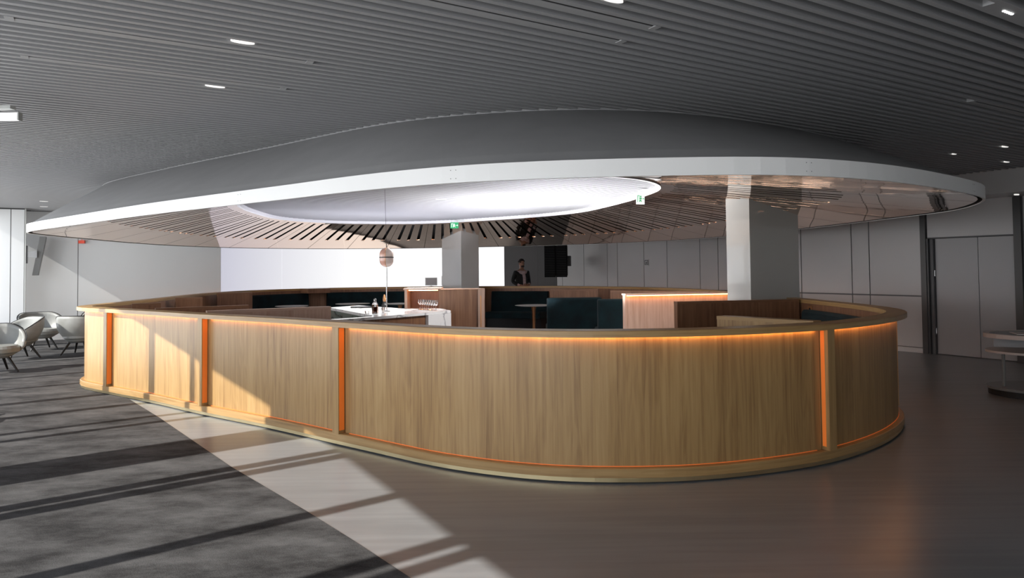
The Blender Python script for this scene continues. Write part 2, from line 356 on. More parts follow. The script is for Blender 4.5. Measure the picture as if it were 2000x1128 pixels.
# ------------------------------------------------------------------ plan curves (metres)
RAW = dict(
base=[(-5.93,9.36),(-5.33,8.86),(-4.35,8.17),(-3.43,7.47),(-2.3,6.67),(-1.62,6.14),(-1.06,5.72),(-0.61,5.38),(-0.12,5.13),(0.33,4.98),(0.79,4.94),(1.21,4.95),(1.67,5.05),(2.42,5.34),(2.85,5.63),(3.27,5.99),(3.75,6.59),(3.95,7.1),(4.05,8.0),(4.05,9.4),(4.02,11.2),(3.95,12.5),(3.8,13.9),(3.4,15.2),(2.5,16.5),(1.2,17.7),(0.0,18.1),(-1.5,18.5),(-3.2,18.6),(-4.7,18.3),(-5.8,17.5),(-6.5,16.3),(-6.65,14.7),(-6.35,12.3),(-6.15,10.6),(-6.08,9.9)],
canopy=[(-6.88,9.69),(-5.12,8.17),(-3.75,7.04),(-2.8,6.33),(-1.92,5.69),(-1.04,5.05),(-0.35,4.69),(0.43,4.50),(1.35,4.44),(1.68,4.46),(2.17,4.6),(2.78,4.92),(3.71,5.63),(4.35,6.25),(4.72,6.9),(4.97,7.7),(4.95,8.67),(4.85,10.19),(4.70,11.6),(4.31,13.65),(3.6,15.4),(2.3,16.9),(0.6,18.0),(-0.89,18.5),(-2.85,19.0),(-4.6,18.9),(-6.0,18.2),(-7.1,17.0),(-7.6,15.6),(-7.7,14.0),(-7.5,11.9),(-7.3,10.6),(-7.15,10.05)],
ring=[(-6.42,10.75),(-4.51,9.09),(-3.26,8.12),(-2.64,7.64),(-1.51,6.75),(-0.93,6.39),(-0.08,6.1),(0.72,6.03),(1.56,6.21),(2.39,6.63),(3.28,7.26),(4.0,8.0),(4.35,9.0),(4.3,10.5),(4.0,12.3),(3.4,13.9),(2.2,15.4),(0.4,16.7),(-1.6,17.6),(-3.6,17.9),(-5.4,17.3),(-6.6,15.9),(-7.0,14.2),(-7.0,12.5),(-6.8,11.4)],
opening=[(-4.63,11.62),(-4.95,13.3),(-4.95,15.0),(-4.2,16.1),(-2.56,16.6),(-1.66,16.4),(-0.23,15.45),(0.56,14.81),(1.3,13.85),(1.77,12.33),(2.05,10.8),(2.09,9.75),(1.78,8.95),(1.3,8.5),(0.6,8.25),(-0.5,8.3),(-1.8,8.9),(-3.2,9.9),(-4.2,10.8)])
def resamp(P, n):
    d = np.hypot(*(np.roll(P, -1, 0) - P).T); c = np.r_[0, np.cumsum(d)]; Q = np.vstack([P, P[:1]])
    g = np.linspace(0, c[-1], n, endpoint=False)
    return np.c_[np.interp(g, c, Q[:, 0]), np.interp(g, c, Q[:, 1])]
def closed(name, n=360, sig=0.3):
    P = np.array(RAW[name]); m = len(P); out = []
    for i in range(m):
        a, b, c, d = P[i - 1], P[i], P[(i + 1) % m], P[(i + 2) % m]
        t0 = 0; t1 = t0 + np.hypot(*(b - a)) ** .5; t2 = t1 + np.hypot(*(c - b)) ** .5; t3 = t2 + np.hypot(*(d - c)) ** .5
        for t in np.linspace(t1, t2, 12, endpoint=False):
            A1 = (t1 - t) / (t1 - t0) * a + (t - t0) / (t1 - t0) * b; A2 = (t2 - t) / (t2 - t1) * b + (t - t1) / (t2 - t1) * c
            A3 = (t3 - t) / (t3 - t2) * c + (t - t2) / (t3 - t2) * d
            B1 = (t2 - t) / (t2 - t0) * A1 + (t - t0) / (t2 - t0) * A2; B2 = (t3 - t) / (t3 - t1) * A2 + (t - t1) / (t3 - t1) * A3
            out.append((t2 - t) / (t2 - t1) * B1 + (t - t1) / (t2 - t1) * B2)
    P = resamp(np.array(out), 1440)
    L = np.hypot(*(np.roll(P, -1, 0) - P).T).sum(); s = sig / (L / 1440)
    f = np.fft.fft(P[:, 0] + 1j * P[:, 1]); k = np.fft.fftfreq(1440) * 2 * math.pi
    f *= np.exp(-.5 * (k * s) ** 2) * (1 + .5 * (k * s) ** 2)
    z = np.fft.ifft(f); P = resamp(np.c_[z.real, z.imag], n)
    if np.sum(P[:, 0] * np.roll(P[:, 1], -1) - np.roll(P[:, 0], -1) * P[:, 1]) < 0: P = P[::-1].copy()
    return P
def normals(P):
    t = np.roll(P, -1, 0) - np.roll(P, 1, 0); t /= np.hypot(*t.T)[:, None]
    return np.c_[t[:, 1], -t[:, 0]]          # outward for a counter-clockwise curve
NB = 720
BASE = closed('base', NB); BN = normals(BASE)
BL = np.hypot(*(np.roll(BASE, -1, 0) - BASE).T); BU = np.r_[0, np.cumsum(BL)]; PER = BU[-1]
def near(P, q): return int(np.argmin(np.hypot(*(P - np.array(q)).T)))
def sweep(mb, i0, i1, prof, step=1, mi=0, caps=True, grain='z'):
    """sweep a closed profile [(offset,z)..] along BASE from index i0 to i1 (i1 > i0, may wrap)"""
    ids = list(range(i0, i1, step)) + [i1]
    m = len(prof); full = (i1 - i0) >= NB
    for a in range(m):
        (o0, z0), (o1, z1) = prof[a], prof[(a + 1) % m]
        G = []; UVg = []
        for i in ids:
            k = i % NB; p = BASE[k]; n = BN[k]; u = BU[k] + PER * (i // NB)
            G.append([(p[0] + n[0] * o0, p[1] + n[1] * o0, z0), (p[0] + n[0] * o1, p[1] + n[1] * o1, z1)])
            if grain == 'z' and abs(z1 - z0) > abs(o1 - o0): UVg.append([(u, z0), (u, z1)])
            else: UVg.append([(z0 + o0, u), (z1 + o1, u)])
        mb.grid(G, uv=UVg, mi=mi)
    if caps and not full:
        for i, rev in ((ids[0], False), (ids[-1], True)):
            k = i % NB; p = BASE[k]; n = BN[k]; q = [(p[0] + n[0] * o, p[1] + n[1] * o, z) for o, z in prof]
            mb.face(q[::-1] if rev else q, mi=mi)

# ================================================================== SETTING
ZC = 2.96                                        # underside of the ceiling slats
ZB = 3.09
# floor
b = MB(); b.sw(-2.5, 18, -26, 5, -0.1, 0.0); floor = struct(b.build('floor', m_floor))
# carpet
edge = [(-19, 0.1), (-11, 0.1), (-9.72, .32), (-8.27, .56), (-5.85, .91), (-4.49, 1.16), (-3.81, 1.27), (-3.26, 1.35), (-1, 1.6), (4.9, 1.9)]
poly = [xy(-2.05, -17.85), xy(-1.3, -17.85), xy(-1.3, -18.5)] + [xy(s, w) for w, s in edge if w > -18.6] + [xy(-2.05, 4.9)]
poly.insert(3, xy(0.1, -18.5))
b = MB(); b.prism(poly, 0.0005, 0.006); cpt = tag(b.build('carpet', m_carpet), 'mottled dark grey carpet along the window side of the hall', 'carpet')

# ceiling board and slats
ringP = closed('ring', 360); openP = closed('opening', 240); rimP = closed('canopy', 240)
b = MB(); b.sw(-2.5, 18, -26, 5, ZB, ZB + 0.1); ceil = struct(b.build('ceiling', m_back))
PITCH = 0.097; SWD = 0.036
RS = ringP @ np.array([SV.x, SV.y]); RW = ringP @ np.array([WV.x, WV.y])
ZI = 2.735                                      # underside of the slats inside the canopy's opening
OS = openP @ np.array([SV.x, SV.y]); OW = openP @ np.array([WV.x, WV.y])
def cross(w, RS=RS, RW=RW):
    out = []
    for i in range(len(RS)):
        a, c = RW[i] - w, RW[(i + 1) % len(RS)] - w
        if a * c < 0: t = a / (a - c); out.append(RS[i] + (RS[(i + 1) % len(RS)] - RS[i]) * t)
    return (min(out), max(out)) if len(out) >= 2 else None
def slat_mesh():
    q = MB(); h = SWD / 2; q.box(0, 1, -h, h, 0, 0.09)
    o = q.build('slat', m_slat); me = o.data; bpy.data.objects.remove(o); return me
slat_me = slat_mesh()
inner_ceiling = struct(bpy.data.objects.new('ceiling_inner', None)); C.objects.link(inner_ceiling)
inner_ceiling['label'] = 'brightly lit slatted ceiling seen through the oval opening of the canopy'
def put_slat(s0, s1, w, parent, z=ZC):
    o = bpy.data.objects.new('slat', slat_me); C.objects.link(o); o.parent = parent
    x, y = xy(s0, w); o.location = (x, y, z); o.rotation_euler = (0, 0, SA); o.scale = (s1 - s0, 1, 1)
q = MB(); q.prism([tuple(p) for p in openP], ZI + 0.092, ZI + 0.10); q.build('backing_board', m_slat, inner_ceiling)
far_mb = MB()
k = 0; w = -1.55; nslat = 0
S0, S1 = -2.1, 11.6
while w > -18.5:
    cr_ = cross(w)
    if cr_ is None: put_slat(S0, S1, w, ceil); nslat += 1
    else:
        put_slat(S0, cr_[0] - 0.012, w, ceil); put_slat(cr_[1] + 0.012, S1, w, ceil); nslat += 2
    ci = cross(w, OS, OW)
    if ci is not None: put_slat(ci[0] + 0.01, ci[1] - 0.01, w, inner_ceiling, ZI)
    w -= PITCH
w = -1.55 + PITCH
while w < 4.6:
    far_mb.sw(S0, S1, w - SWD / 2, w + SWD / 2, ZC, ZC + 0.07); w += PITCH
w = -18.6
while w > -26:
    far_mb.sw(-1.3, 17, w - SWD / 2, w + SWD / 2, ZC, ZC + 0.07); w -= PITCH
o = far_mb.build('slat_field', m_slat, ceil); o['kind'] = 'stuff'
# soffit along the right wall
b = MB(); b.sw(11.6, 12.9, -17.7, 4.9, 2.61, ZB); struct(b.build('trim_1', m_wallr))

# right wall with panels
b = MB(); b.sw(12.372, 12.6, -17.67, -6.43, 0, 2.62); b.sw(12.372, 12.6, -5.05, 4.9, 0, 2.62); b.sw(12.372, 12.6, -6.43, -5.05, 2.0, 2.62)
b.sw(12.52, 12.6, -6.43, -5.05, 0, 2.0)
wr = struct(b.build('wall_right', m_joint))
def panels(parent, mat, ws, z0, z1, s0, s1, gap=0.012, axis='w'):
    for a, c in zip(ws[:-1], ws[1:]):
        q = MB()
        if axis == 'w': q.sw(s0, s1, a + gap / 2, c - gap / 2, z0, z1)
        else: q.sw(a + gap / 2, c - gap / 2, s0, s1, z0, z1)
        q.build('panel', mat, parent)
wj = [-17.67, -17.37, -16.27, -15.17, -14.73, -13.65, -12.79, -11.68, -11.12, -10.0, -8.92, -7.82, -7.47, -6.52]
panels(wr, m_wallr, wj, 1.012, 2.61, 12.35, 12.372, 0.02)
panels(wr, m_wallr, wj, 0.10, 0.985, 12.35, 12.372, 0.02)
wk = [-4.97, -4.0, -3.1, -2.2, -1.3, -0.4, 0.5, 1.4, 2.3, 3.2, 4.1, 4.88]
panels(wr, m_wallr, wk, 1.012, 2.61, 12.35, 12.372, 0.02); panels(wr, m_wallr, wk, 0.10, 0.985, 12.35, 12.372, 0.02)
panels(wr, m_wallr, [-6.42, -5.09], 2.02, 2.61, 12.35, 12.372)
b = MB(); b.sw(12.33, 12.372, -17.67, -6.46, 0.003, 0.09); b.sw(12.33, 12.372, -4.97, 4.88, 0.003, 0.09); struct(b.build('baseboard_right', m_wallr))
b = MB(); b.sw(12.31, 12.372, -6.52, -6.43, 0.003, 2.6); b.sw(12.31, 12.372, -5.09, -4.985, 0.003, 2.6); b.sw(12.33, 12.51, -6.43, -6.40, 0.003, 2.0); struct(b.build('trim_2', m_dframe))
for n_, (a, c) in enumerate([(-6.335, -5.665), (-5.655, -5.10)]):
    q = MB(); q.sw(12.44, 12.49, a, c, 0.01, 1.995); d = struct(q.build('door_%d' % (n_ + 1), m_door))
    if n_ == 0:
        for z in (0.35, 1.35):
            q = MB(); x, y = xy(12.43, a - 0.015); q.tube((x, y, z), (x, y, z + 0.1), 0.012); q.build('hinge', m_steel, d)
b = MB(); b.sw(12.38, 12.44, -6.395, -6.345, 0.003, 1.99); struct(b.build('trim_3', m_joint))
# return at the far end of the right wall
b = MB(); b.sw(12.6, 15.9, -17.67, -17.45, 0, ZB); struct(b.build('wall_return', m_wallr))

# far walls
b = MB(); b.sw(-2.05, 2.65, -18.9, -18.62, 0, ZB); wl = struct(b.build('wall_left', m_joint))
panels(wl, m_wall, [-2.04, -0.405, 2.65], 0.06, 2.95, -18.62, -18.595, 0.012, 's')
b = MB(); b.sw(-1.33, 2.65, -18.595, -18.58, 0.003, 0.06); struct(b.build('baseboard_left', m_joint))
b = MB(); b.sw(-2.05, -1.36, -18.05, -17.93, 0, ZB); wn = struct(b.build('wall_near_left', m_joint))
panels(wn, m_wall, [-2.04, -1.60, -1.36], 0.05, 2.93, -17.93, -17.9, 0.014, 's')
b = MB(); b.sw(-1.36, -1.335, -18.05, -17.90, 0.003, 2.95); struct(b.build('trim_4', m_col))
b = MB(); b.sw(2.4, 2.65, -21.9, -18.9, 0, ZB); struct(b.build('wall_niche_side', m_wall))
b = MB(); b.sw(2.4, 17.8, -22.0, -21.64, 0, ZB); wf = struct(b.build('wall_far', m_joint))
panels(wf, m_glowwall, [2.66, 3.13, 4.82, 6.8, 8.8, 10.8, 12.75], 0.08, 2.95, -21.64, -21.61, 0.006, 's')
panels(wf, m_wallr, [12.75, 14.22, 15.9], 0.08, 2.95, -21.64, -21.60, 0.008, 's')
b = MB(); b.sw(15.9, 16.1, -21.9, -17.6, 0, ZB); struct(b.build('wall_end', m_wallr))
# wall behind the viewer, window wall at the left
b = MB(); b.sw(-2.3, 12.8, 4.9, 5.1, 0, ZB); struct(b.build('wall_back', m_white))
b = MB(); b.sw(-2.22, -2.08, -18.8, 4.9, 2.80, ZB); b.sw(-2.22, -2.08, -18.8, 4.9, -0.08, 0.10)
win = struct(b.build('window_1', m_sill))
mul = [(-6.71, -6.10), (-5.54, -5.41), (-5.36, -5.22), (-4.15, -4.03), (-3.24, -3.10), (-3.03, -2.90), (-8.13, -8.04), (-7.79, -7.69),
       (-9.07, -8.94), (-10.06, -9.90), (-11.32, -11.22), (-12.50, -12.40), (-13.62, -13.50), (-14.6, -14.5), (-15.7, -15.6), (-16.9, -16.8), (-18.12, -17.95), (-18.8, -18.64), (-1.85, -1.7), (-0.7, -0.55), (0.5, 0.65), (1.7, 1.85), (2.9, 3.05), (4.1, 4.25), (4.7, 4.9)]
for a, c in mul:
    q = MB(); q.sw(-2.20, -2.09, a, c, 0.10, 2.80); q.build('mullion', m_sill, win)

# ================================================================== CANOPY
canopy = thing('canopy', 'huge suspended oval canopy, grey shell, white rim band and bronze mirror slat underside', 'canopy')
NC = 240
ang_c = (-1.3, 11.9)
def at_angles(P, th):
    a = np.arctan2(P[:, 1] - ang_c[1], P[:, 0] - ang_c[0]); o = np.argsort(a); a = a[o]; Q = P[o]
    a3 = np.r_[a - 2 * PI, a, a + 2 * PI]; Q3 = np.vstack([Q, Q, Q]); t = (th + PI) % (2 * PI) - PI
    return np.c_[np.interp(t, a3, Q3[:, 0]), np.interp(t, a3, Q3[:, 1])]
rimD = closed('canopy', 960); rN = normals(rimD)
rth = np.unwrap(np.arctan2(rimD[:, 1] - ang_c[1], rimD[:, 0] - ang_c[0]))
openD = closed('opening', 960); ringD = closed('ring', 960)
openA = at_angles(openD, rth); ringA = at_angles(ringD, rth)
oN = normals(openA)
ZR, ZRT, ZO = 2.15, 2.268, 2.69
def strip(mb, A, za, Bc, zb, stp=4, mi=0):
    ids = list(range(0, 960, stp)) + [960]
    G = [[(A[i % 960][0], A[i % 960][1], za), (Bc[i % 960][0], Bc[i % 960][1], zb)] for i in ids]
    mb.grid(G, mi=mi)
# white band: outer face, lower lip, inner face, in lengths with fixing points
b = MB()
strip(b, rimD, ZR, rimD, ZRT); strip(b, rimD, ZRT, rimD - rN * 0.02, ZRT); strip(b, rimD - rN * 0.02, ZRT, rimD - rN * 0.02, ZR); strip(b, rimD - rN * 0.02, ZR, rimD, ZR)
b.build('rim_band', m_white, canopy)
b = MB(); rg = random.Random(3)
for i in range(20, 960, 54):
    t = Vector((-rN[i][1], rN[i][0], 0)); n = Vector((rN[i][0], rN[i][1], 0)); p = Vector((rimD[i][0], rimD[i][1], 0))
    for du in (-0.02, 0.02):
        for z in (ZR + 0.03, ZR + 0.088):
            c_ = p + t * du + Vector((0, 0, z)); b.tube(c_ - n * 0.002, c_ + n * 0.0015, 0.0028, n=8)
o = b.build('screw_heads', m_joint, canopy); o['kind'] = 'stuff'
# upper shell: from just inside the band up to the ceiling ring
b = MB()
ids = list(range(0, 960, 4)) + [960]; G = []
for j in range(9):
    t = j / 8; row = []
    z = (ZRT - 0.012) + (ZC + 0.0 - ZRT + 0.012) * (t ** 0.92)
    for i in ids: P = rimD[i % 960] - rN[i % 960] * 0.022; Q = ringA[i % 960]; row.append((P[0] + (Q[0] - P[0]) * t, P[1] + (Q[1] - P[1]) * t, z))
    G.append(row)
b.grid(G); b.build('upper_shell', m_shell, canopy)
b = MB(); strip(b, ringA, ZC - 0.006, ringA, ZB - 0.002); strip(b, ringA + normals(ringA) * 0.012, ZC - 0.006, ringA + normals(ringA) * 0.012, ZC + 0.03); strip(b, ringA, ZC - 0.006, ringA + normals(ringA) * 0.012, ZC - 0.006)
b.build('ceiling_flange', m_slat, canopy)
# lip round the opening
b = MB(); strip(b, openA, ZO - 0.015, openA, ZO + 0.125); strip(b, openA + oN * 0.05, ZO - 0.015, openA, ZO - 0.015); strip(b, openA + oN * 0.05, ZO + 0.125, openA, ZO + 0.125)
b.build('opening_lip', m_white, canopy)
# dark liner above the mirror panels
b = MB(); strip(b, rimD - rN * 0.03, ZR + 0.10, openA + oN * 0.05, ZO + 0.06); strip(b, rimD - rN * 0.025, ZR + 0.005, rimD - rN * 0.025, ZR + 0.10)
b.build('void_liner', m_black, canopy)
NP = 40
rimIn = rimD - rN * 0.06; opOut = openA + oN * 0.045
def panel_mesh(k):
    q = MB(); n = 960 // NP
    def pt(f, t):      # f across 0..1 (8 fine steps), t radial
        x = (k + f) * n; i = int(math.floor(x)); fr = x - i
        P = rimIn[i % 960] * (1 - fr) + rimIn[(i + 1) % 960] * fr; Q = opOut[i % 960] * (1 - fr) + opOut[(i + 1) % 960] * fr
        p = P + (Q - P) * t; return (p[0], p[1], ZR + 0.012 + (ZO - ZR - 0.012) * t)
    wR = math.dist(pt(0, 0)[:2], pt(1, 0)[:2])
    g = 0.006 / wR
    hs = 0.045 / wR
    fs = [g, 0.22 - hs, 0.22 + hs, 0.5 - hs, 0.5 + hs, 0.78 - hs, 0.78 + hs, 1 - g]
    ts = [0, 0.34, 0.94, 1.0]
    T = 0.02
    up = lambda p: (p[0], p[1], p[2] + T)
    for a in range(7):
        for c in range(3):
            if a in (1, 3, 5) and c == 1:
                q0, q1, q2, q3 = pt(fs[a], ts[c]), pt(fs[a + 1], ts[c]), pt(fs[a + 1], ts[c + 1]), pt(fs[a], ts[c + 1])
                for u, v in ((q0, q1), (q1, q2), (q2, q3), (q3, q0)): q.face([u, v, up(v), up(u)])
                continue
            q.face([pt(fs[a], ts[c]), pt(fs[a + 1], ts[c]), pt(fs[a + 1], ts[c + 1]), pt(fs[a], ts[c + 1])])
    for f in (g, 1 - g): q.face([pt(f, 0), pt(f, 1), up(pt(f, 1)), up(pt(f, 0))])
    return q
for k in range(NP): panel_mesh(k).build('mirror_panel', m_mirror, canopy, recalc=False)

# ================================================================== ISLAND COUNTER
isl = thing('island_counter', 'long oval oak-clad counter wall with warm strip lighting, ringing the seating area', 'counter')
HT = 1.10
post_pts = [(-5.17, 8.78), (-3.38, 7.44), (-1.57, 6.10), (2.48, 5.38)]
pi_ = [near(BASE, p) for p in post_pts]
# counter-clockwise: ascending indices run left-front -> right-front? order them
order = sorted(pi_)
step_m = PER / NB
posts = list(order)
# add posts on the far side roughly every 2.4 m
def fwd(a, b): return (b - a) % NB
last, first = None, None
gaps = [(order[i], order[(i + 1) % len(order)]) for i in range(len(order))]
big = max(gaps, key=lambda g: fwd(*g)); L_ = fwd(*big) * step_m; nn = int(round(L_ / 2.4))
for j in range(1, nn): posts.append((big[0] + int(fwd(*big) * j / nn)) % NB)
posts = sorted(posts)
b = MB(); sweep(b, 0, NB, [(-0.062, 0.06), (-0.062, 1.05), (-0.13, 1.05), (-0.13, 0.0065)], 3); b.build('wall_core', m_oakin, isl)
b = MB(); sweep(b, 0, NB, [(0.0, 0.045), (0.0, 0.105), (-0.006, 0.111), (-0.061, 0.111), (-0.061, 0.045)], 3, grain='x'); b.build('plinth', m_oak, isl)
b = MB(); sweep(b, 0, NB, [(-0.010, 0.012), (-0.010, 0.045), (-0.05, 0.045), (-0.05, 0.012)], 3, grain='x'); b.build('brass_kick_strip', m_brass, isl)
b = MB(); sweep(b, 0, NB, [(-0.045, 0.0065), (-0.045, 0.012), (-0.12, 0.012), (-0.12, 0.0065)], 3); b.build('shadow_gap', m_plinth, isl)
b = MB(); sweep(b, 0, NB, [(0.045, HT - 0.048), (0.045, HT - 0.004), (0.041, HT), (-0.131, HT), (-0.135, HT - 0.004), (-0.135, HT - 0.048)], 3, grain='x'); b.build('top_rail', m_oak, isl)
PW = int(round(0.05 / step_m)) or 1
for j, p in enumerate(posts):
    nx = posts[(j + 1) % len(posts)]; i1 = p + fwd(p, nx)
    hw = 0.5 * 0.085 / step_m; a0, a1 = int(round(p + hw)), int(round(i1 - hw))
    q = MB(); c = p; t = np.array([-BN[c % NB][1], BN[c % NB][0]]); n = BN[c % NB]; P = BASE[c % NB]
    cs = [P + t * 0.0425 * sg + n * of for sg, of in ((-1, -0.06), (-1, 0.018), (1, 0.018), (1, -0.06))]
    q.prism([tuple(v) for v in cs], 0.112, HT - 0.049); po = q.build('post', m_oak, isl)
    q = MB(); sweep(q, a0, a1, [(-0.050, 0.113), (-0.050, HT - 0.05), (-0.0615, HT - 0.05), (-0.0615, 0.113)], 2); q.build('oak_panel', m_oak, isl)
    q = MB(); sweep(q, a0 + 1, a1 - 1, [(-0.028, HT - 0.053), (-0.028, HT - 0.0485), (-0.044, HT - 0.0485), (-0.044, HT - 0.053)], 3); q.build('led_strip', m_led, isl)
    q = MB(); sweep(q, a0 + 1, a1 - 1, [(-0.046, 0.112), (-0.046, 0.117), (-0.0495, 0.117), (-0.0495, 0.112)], 3); q.build('lower_glow_line', m_glowlow, isl)  # thin orange line with a weak glow along the panel foot
    # amber LED light on the post's flank, painted as a thin glowing strip
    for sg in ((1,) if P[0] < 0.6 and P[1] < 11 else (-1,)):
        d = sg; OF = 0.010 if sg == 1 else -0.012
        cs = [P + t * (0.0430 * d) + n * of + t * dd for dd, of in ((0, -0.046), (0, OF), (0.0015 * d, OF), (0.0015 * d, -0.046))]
        q = MB(); q.prism([tuple(v) for v in cs], 0.14, HT - 0.058); q.build('flank_glow', m_flankglow, po)
# power socket on the inner face near the right end
i = near(BASE, (4.05, 9.0))
def inner_pt(i, off, z): k_ = i % NB; return (BASE[k_][0] - BN[k_][0] * off, BASE[k_][1] - BN[k_][1] * off, z)
n = BN[i % NB]; t = np.array([-n[1], n[0]])
P = BASE[i % NB] - n * 0.136
q = MB(); q.prism([tuple(P + t * 0.05), tuple(P - t * 0.05), tuple(P - t * 0.05 - n * 0.008), tuple(P + t * 0.05 - n * 0.008)], 0.94, 1.02); sk = q.build('power_socket', m_copper, isl)
P2 = P - n * 0.008; q = MB(); q.tube((P2[0], P2[1], 0.98), (P2[0] - n[0] * 0.003, P2[1] - n[1] * 0.003, 0.98), 0.02); q.build('socket_hole', m_black, sk)

# banquettes along the inside of the wall
def banquette(a, c, label, back=0.97, cushions=6):
    i0, i1 = near(BASE, a), near(BASE, c)
    if i1 < i0: i1 += NB
    t = thing('banquette', label, 'bench', 'teal banquettes inside the island')
    q = MB(); sweep(q, i0, i1, [(-0.15, 0.40), (-0.15, back - 0.02), (-0.17, back), (-0.25, back), (-0.275, back - 0.03), (-0.33, 0.40)], 3); q.build('backrest', m_teal, t)
    q = MB(); sweep(q, i0, i1, [(-0.16, 0.02), (-0.16, 0.30), (-0.74, 0.30), (-0.70, 0.02)], 3); q.build('base', m_dark, t)
    n_ = max(1, int((i1 - i0) / (NB / 60)))
    for k_ in range(n_):
        u0 = i0 + (i1 - i0) * k_ // n_; u1 = i0 + (i1 - i0) * (k_ + 1) // n_
        q = MB(); sweep(q, u0, u1 - 0 if k_ == n_ - 1 else u1, [(-0.335, 0.305), (-0.32, 0.45), (-0.75, 0.46), (-0.78, 0.43), (-0.78, 0.305)], 2); q.build('seat_cushion', m_teal, t)
    return t
banquette((-5.45, 17.9), (-6.6, 15.8), 'curved teal velvet bench at the far left corner of the island', 0.98)
banquette((-1.9, 18.5), (-5.0, 18.22), 'long teal velvet bench behind the two small tables and the lamp', 0.98)
banquette((1.0, 17.8), (-0.5, 18.2), 'dark teal curved bench behind the brass-stemmed round table', 0.97)
banquette((3.6, 6.35), (4.05, 8.95), 'dark teal bench curving inside the right end of the island', 0.98)

# partitions: oak screens inside the island
def screen(label, a, c, t=0.10, z=1.10, mat=None):
    r = thing('booth_partition', label, 'partition', 'oak booth partitions')
    q = MB(); q.seg(a, c, t, 0.003, z - 0.03); q.build('panel', mat or m_oakin, r)
    q = MB(); q.seg(a, c, t + 0.01, z - 0.03, z); q.build('cap', mat or m_oakin, r); return r
m_oakp = wood('oak_pale_pink', (0.36, 0.22, 0.16), (0.46, 0.31, 0.24), (0.55, 0.39, 0.31))
screen('long pinkish oak screen in front of the far left bench, ending beside the bar', xy(1.08, -8.68), xy(2.53, -8.68), mat=m_oakp)
screen('short oak screen at the left, just behind the pinkish one', xy(0.62, -9.8), xy(1.74, -9.8))
screen('oak screen at far left, its pale end beside the teal bench', xy(2.2, -16.0), xy(2.92, -16.0), 0.12)
screen('stub oak screen against the left inner wall, nearest the pale corner', xy(0.42, -11.5), xy(0.8, -11.5))
screen('stub oak screen halfway along the left inner wall', xy(1.18, -13.6), xy(1.62, -13.6))
i0_ = near(BASE, (-5.0, 18.2)); i1_ = near(BASE, (-5.6, 17.75))
q = MB(); sweep(q, min(i0_, i1_), max(i0_, i1_), [(-0.136, 0.985), (-0.136, HT), (-0.55, HT), (-0.55, 0.985)], 2); q.build('corner_ledge', m_oakin, isl)
screen('dark oak screen standing in front of the right-hand column', (2.14, 8.98), (3.88, 9.33))
screen('low pale oak screen behind the front wall at right', (1.92, 6.32), (2.50, 5.62), 0.12, mat=m_oak)
screen('oak screen behind the tall teal sofa back in the centre', (0.83, 14.9), (1.85, 14.7), 0.14)
screen('oak screen behind the glowing panel, running toward the right wall', (2.0, 13.75), (3.62, 12.6), 0.14)
screen('oak end screen beside the brass-stemmed table', (-0.50, 10.85), (-0.80, 16.6), 0.06)
lp = thing('light_panel_screen', 'bright pale oak screen glowing under an amber light line', 'partition')
q = MB(); q.seg((1.84, 11.31), (3.72, 11.73), 0.10, 0.003, 1.10); q.build('panel', m_oakp, lp)
q = MB(); q.seg((1.83, 11.27), (3.72, 11.69), 0.17, 1.10, 1.125); q.build('cap', m_oakp, lp)
q = MB(); q.seg((1.88, 11.225), (3.70, 11.635), 0.02, 1.085, 1.095); q.build('led_strip', m_led, lp)

# tall teal sofa backs
def sofa(label, x0, x1, y, z, d=0.7):
    r = thing('booth_sofa', label, 'sofa', 'tall teal sofas facing away')
    q = MB(); q.box(x0, x1, y, y + 0.16, 0.04, z); q.build('backrest', m_teal, r, bevel=0.035)
    q = MB(); q.box(x0, x1, y + 0.165, y + d, 0.04, 0.44); q.build('seat', m_teal, r, bevel=0.04)
    q = MB(); q.box(x0 + .02, x1 - .02, y + 0.02, y + d - .02, 0.003, 0.04); q.build('foot', m_dark, r)
sofa('tall teal velvet sofa back to the right of the brass-stemmed table', 0.67, 1.74, 13.3, 0.98)
sofa('narrow teal velvet sofa back next to the glowing oak panel', 1.56, 2.25, 12.5, 0.98, 0.6)

# round tables
def rtable(label, x, y, r=0.38, z=0.74):
    t = thing('round_table', label, 'table', 'small round tables', (x, y, 0))
    q = MB(); q.lathe([(0, z - 0.028), (r * 0.75, z - 0.026), (r - 0.01, z - 0.010), (r, z - 0.004), (r - 0.005, z), (0, z)], 36); q.build('tabletop', m_stone, t)
    q = MB(); q.lathe([(0, 0.02), (0.03, 0.02), (0.032, 0.3), (0.038, 0.6), (0.06, z - 0.03), (0, z - 0.03)], 16); q.build('stem', m_copper, t)
    q = MB(); q.lathe([(0, 0.003), (0.2, 0.003), (0.2, 0.012), (0.05, 0.02), (0, 0.02)], 24); q.build('foot', m_dark, t)
rtable('round table on an orange stem in front of the far left bench', -5.2, 16.1)
rtable('round table at far left, partly hidden by the pinkish screen', -5.0, 14.9, 0.36)
rtable('round table behind the red bottle', -3.95, 16.9, 0.42)
rtable('round table behind the tall lamp pole', -2.75, 16.7, 0.40)
rtable('round pale table on a slender brass stem before the dark central bench', 0.47, 15.3, 0.42)

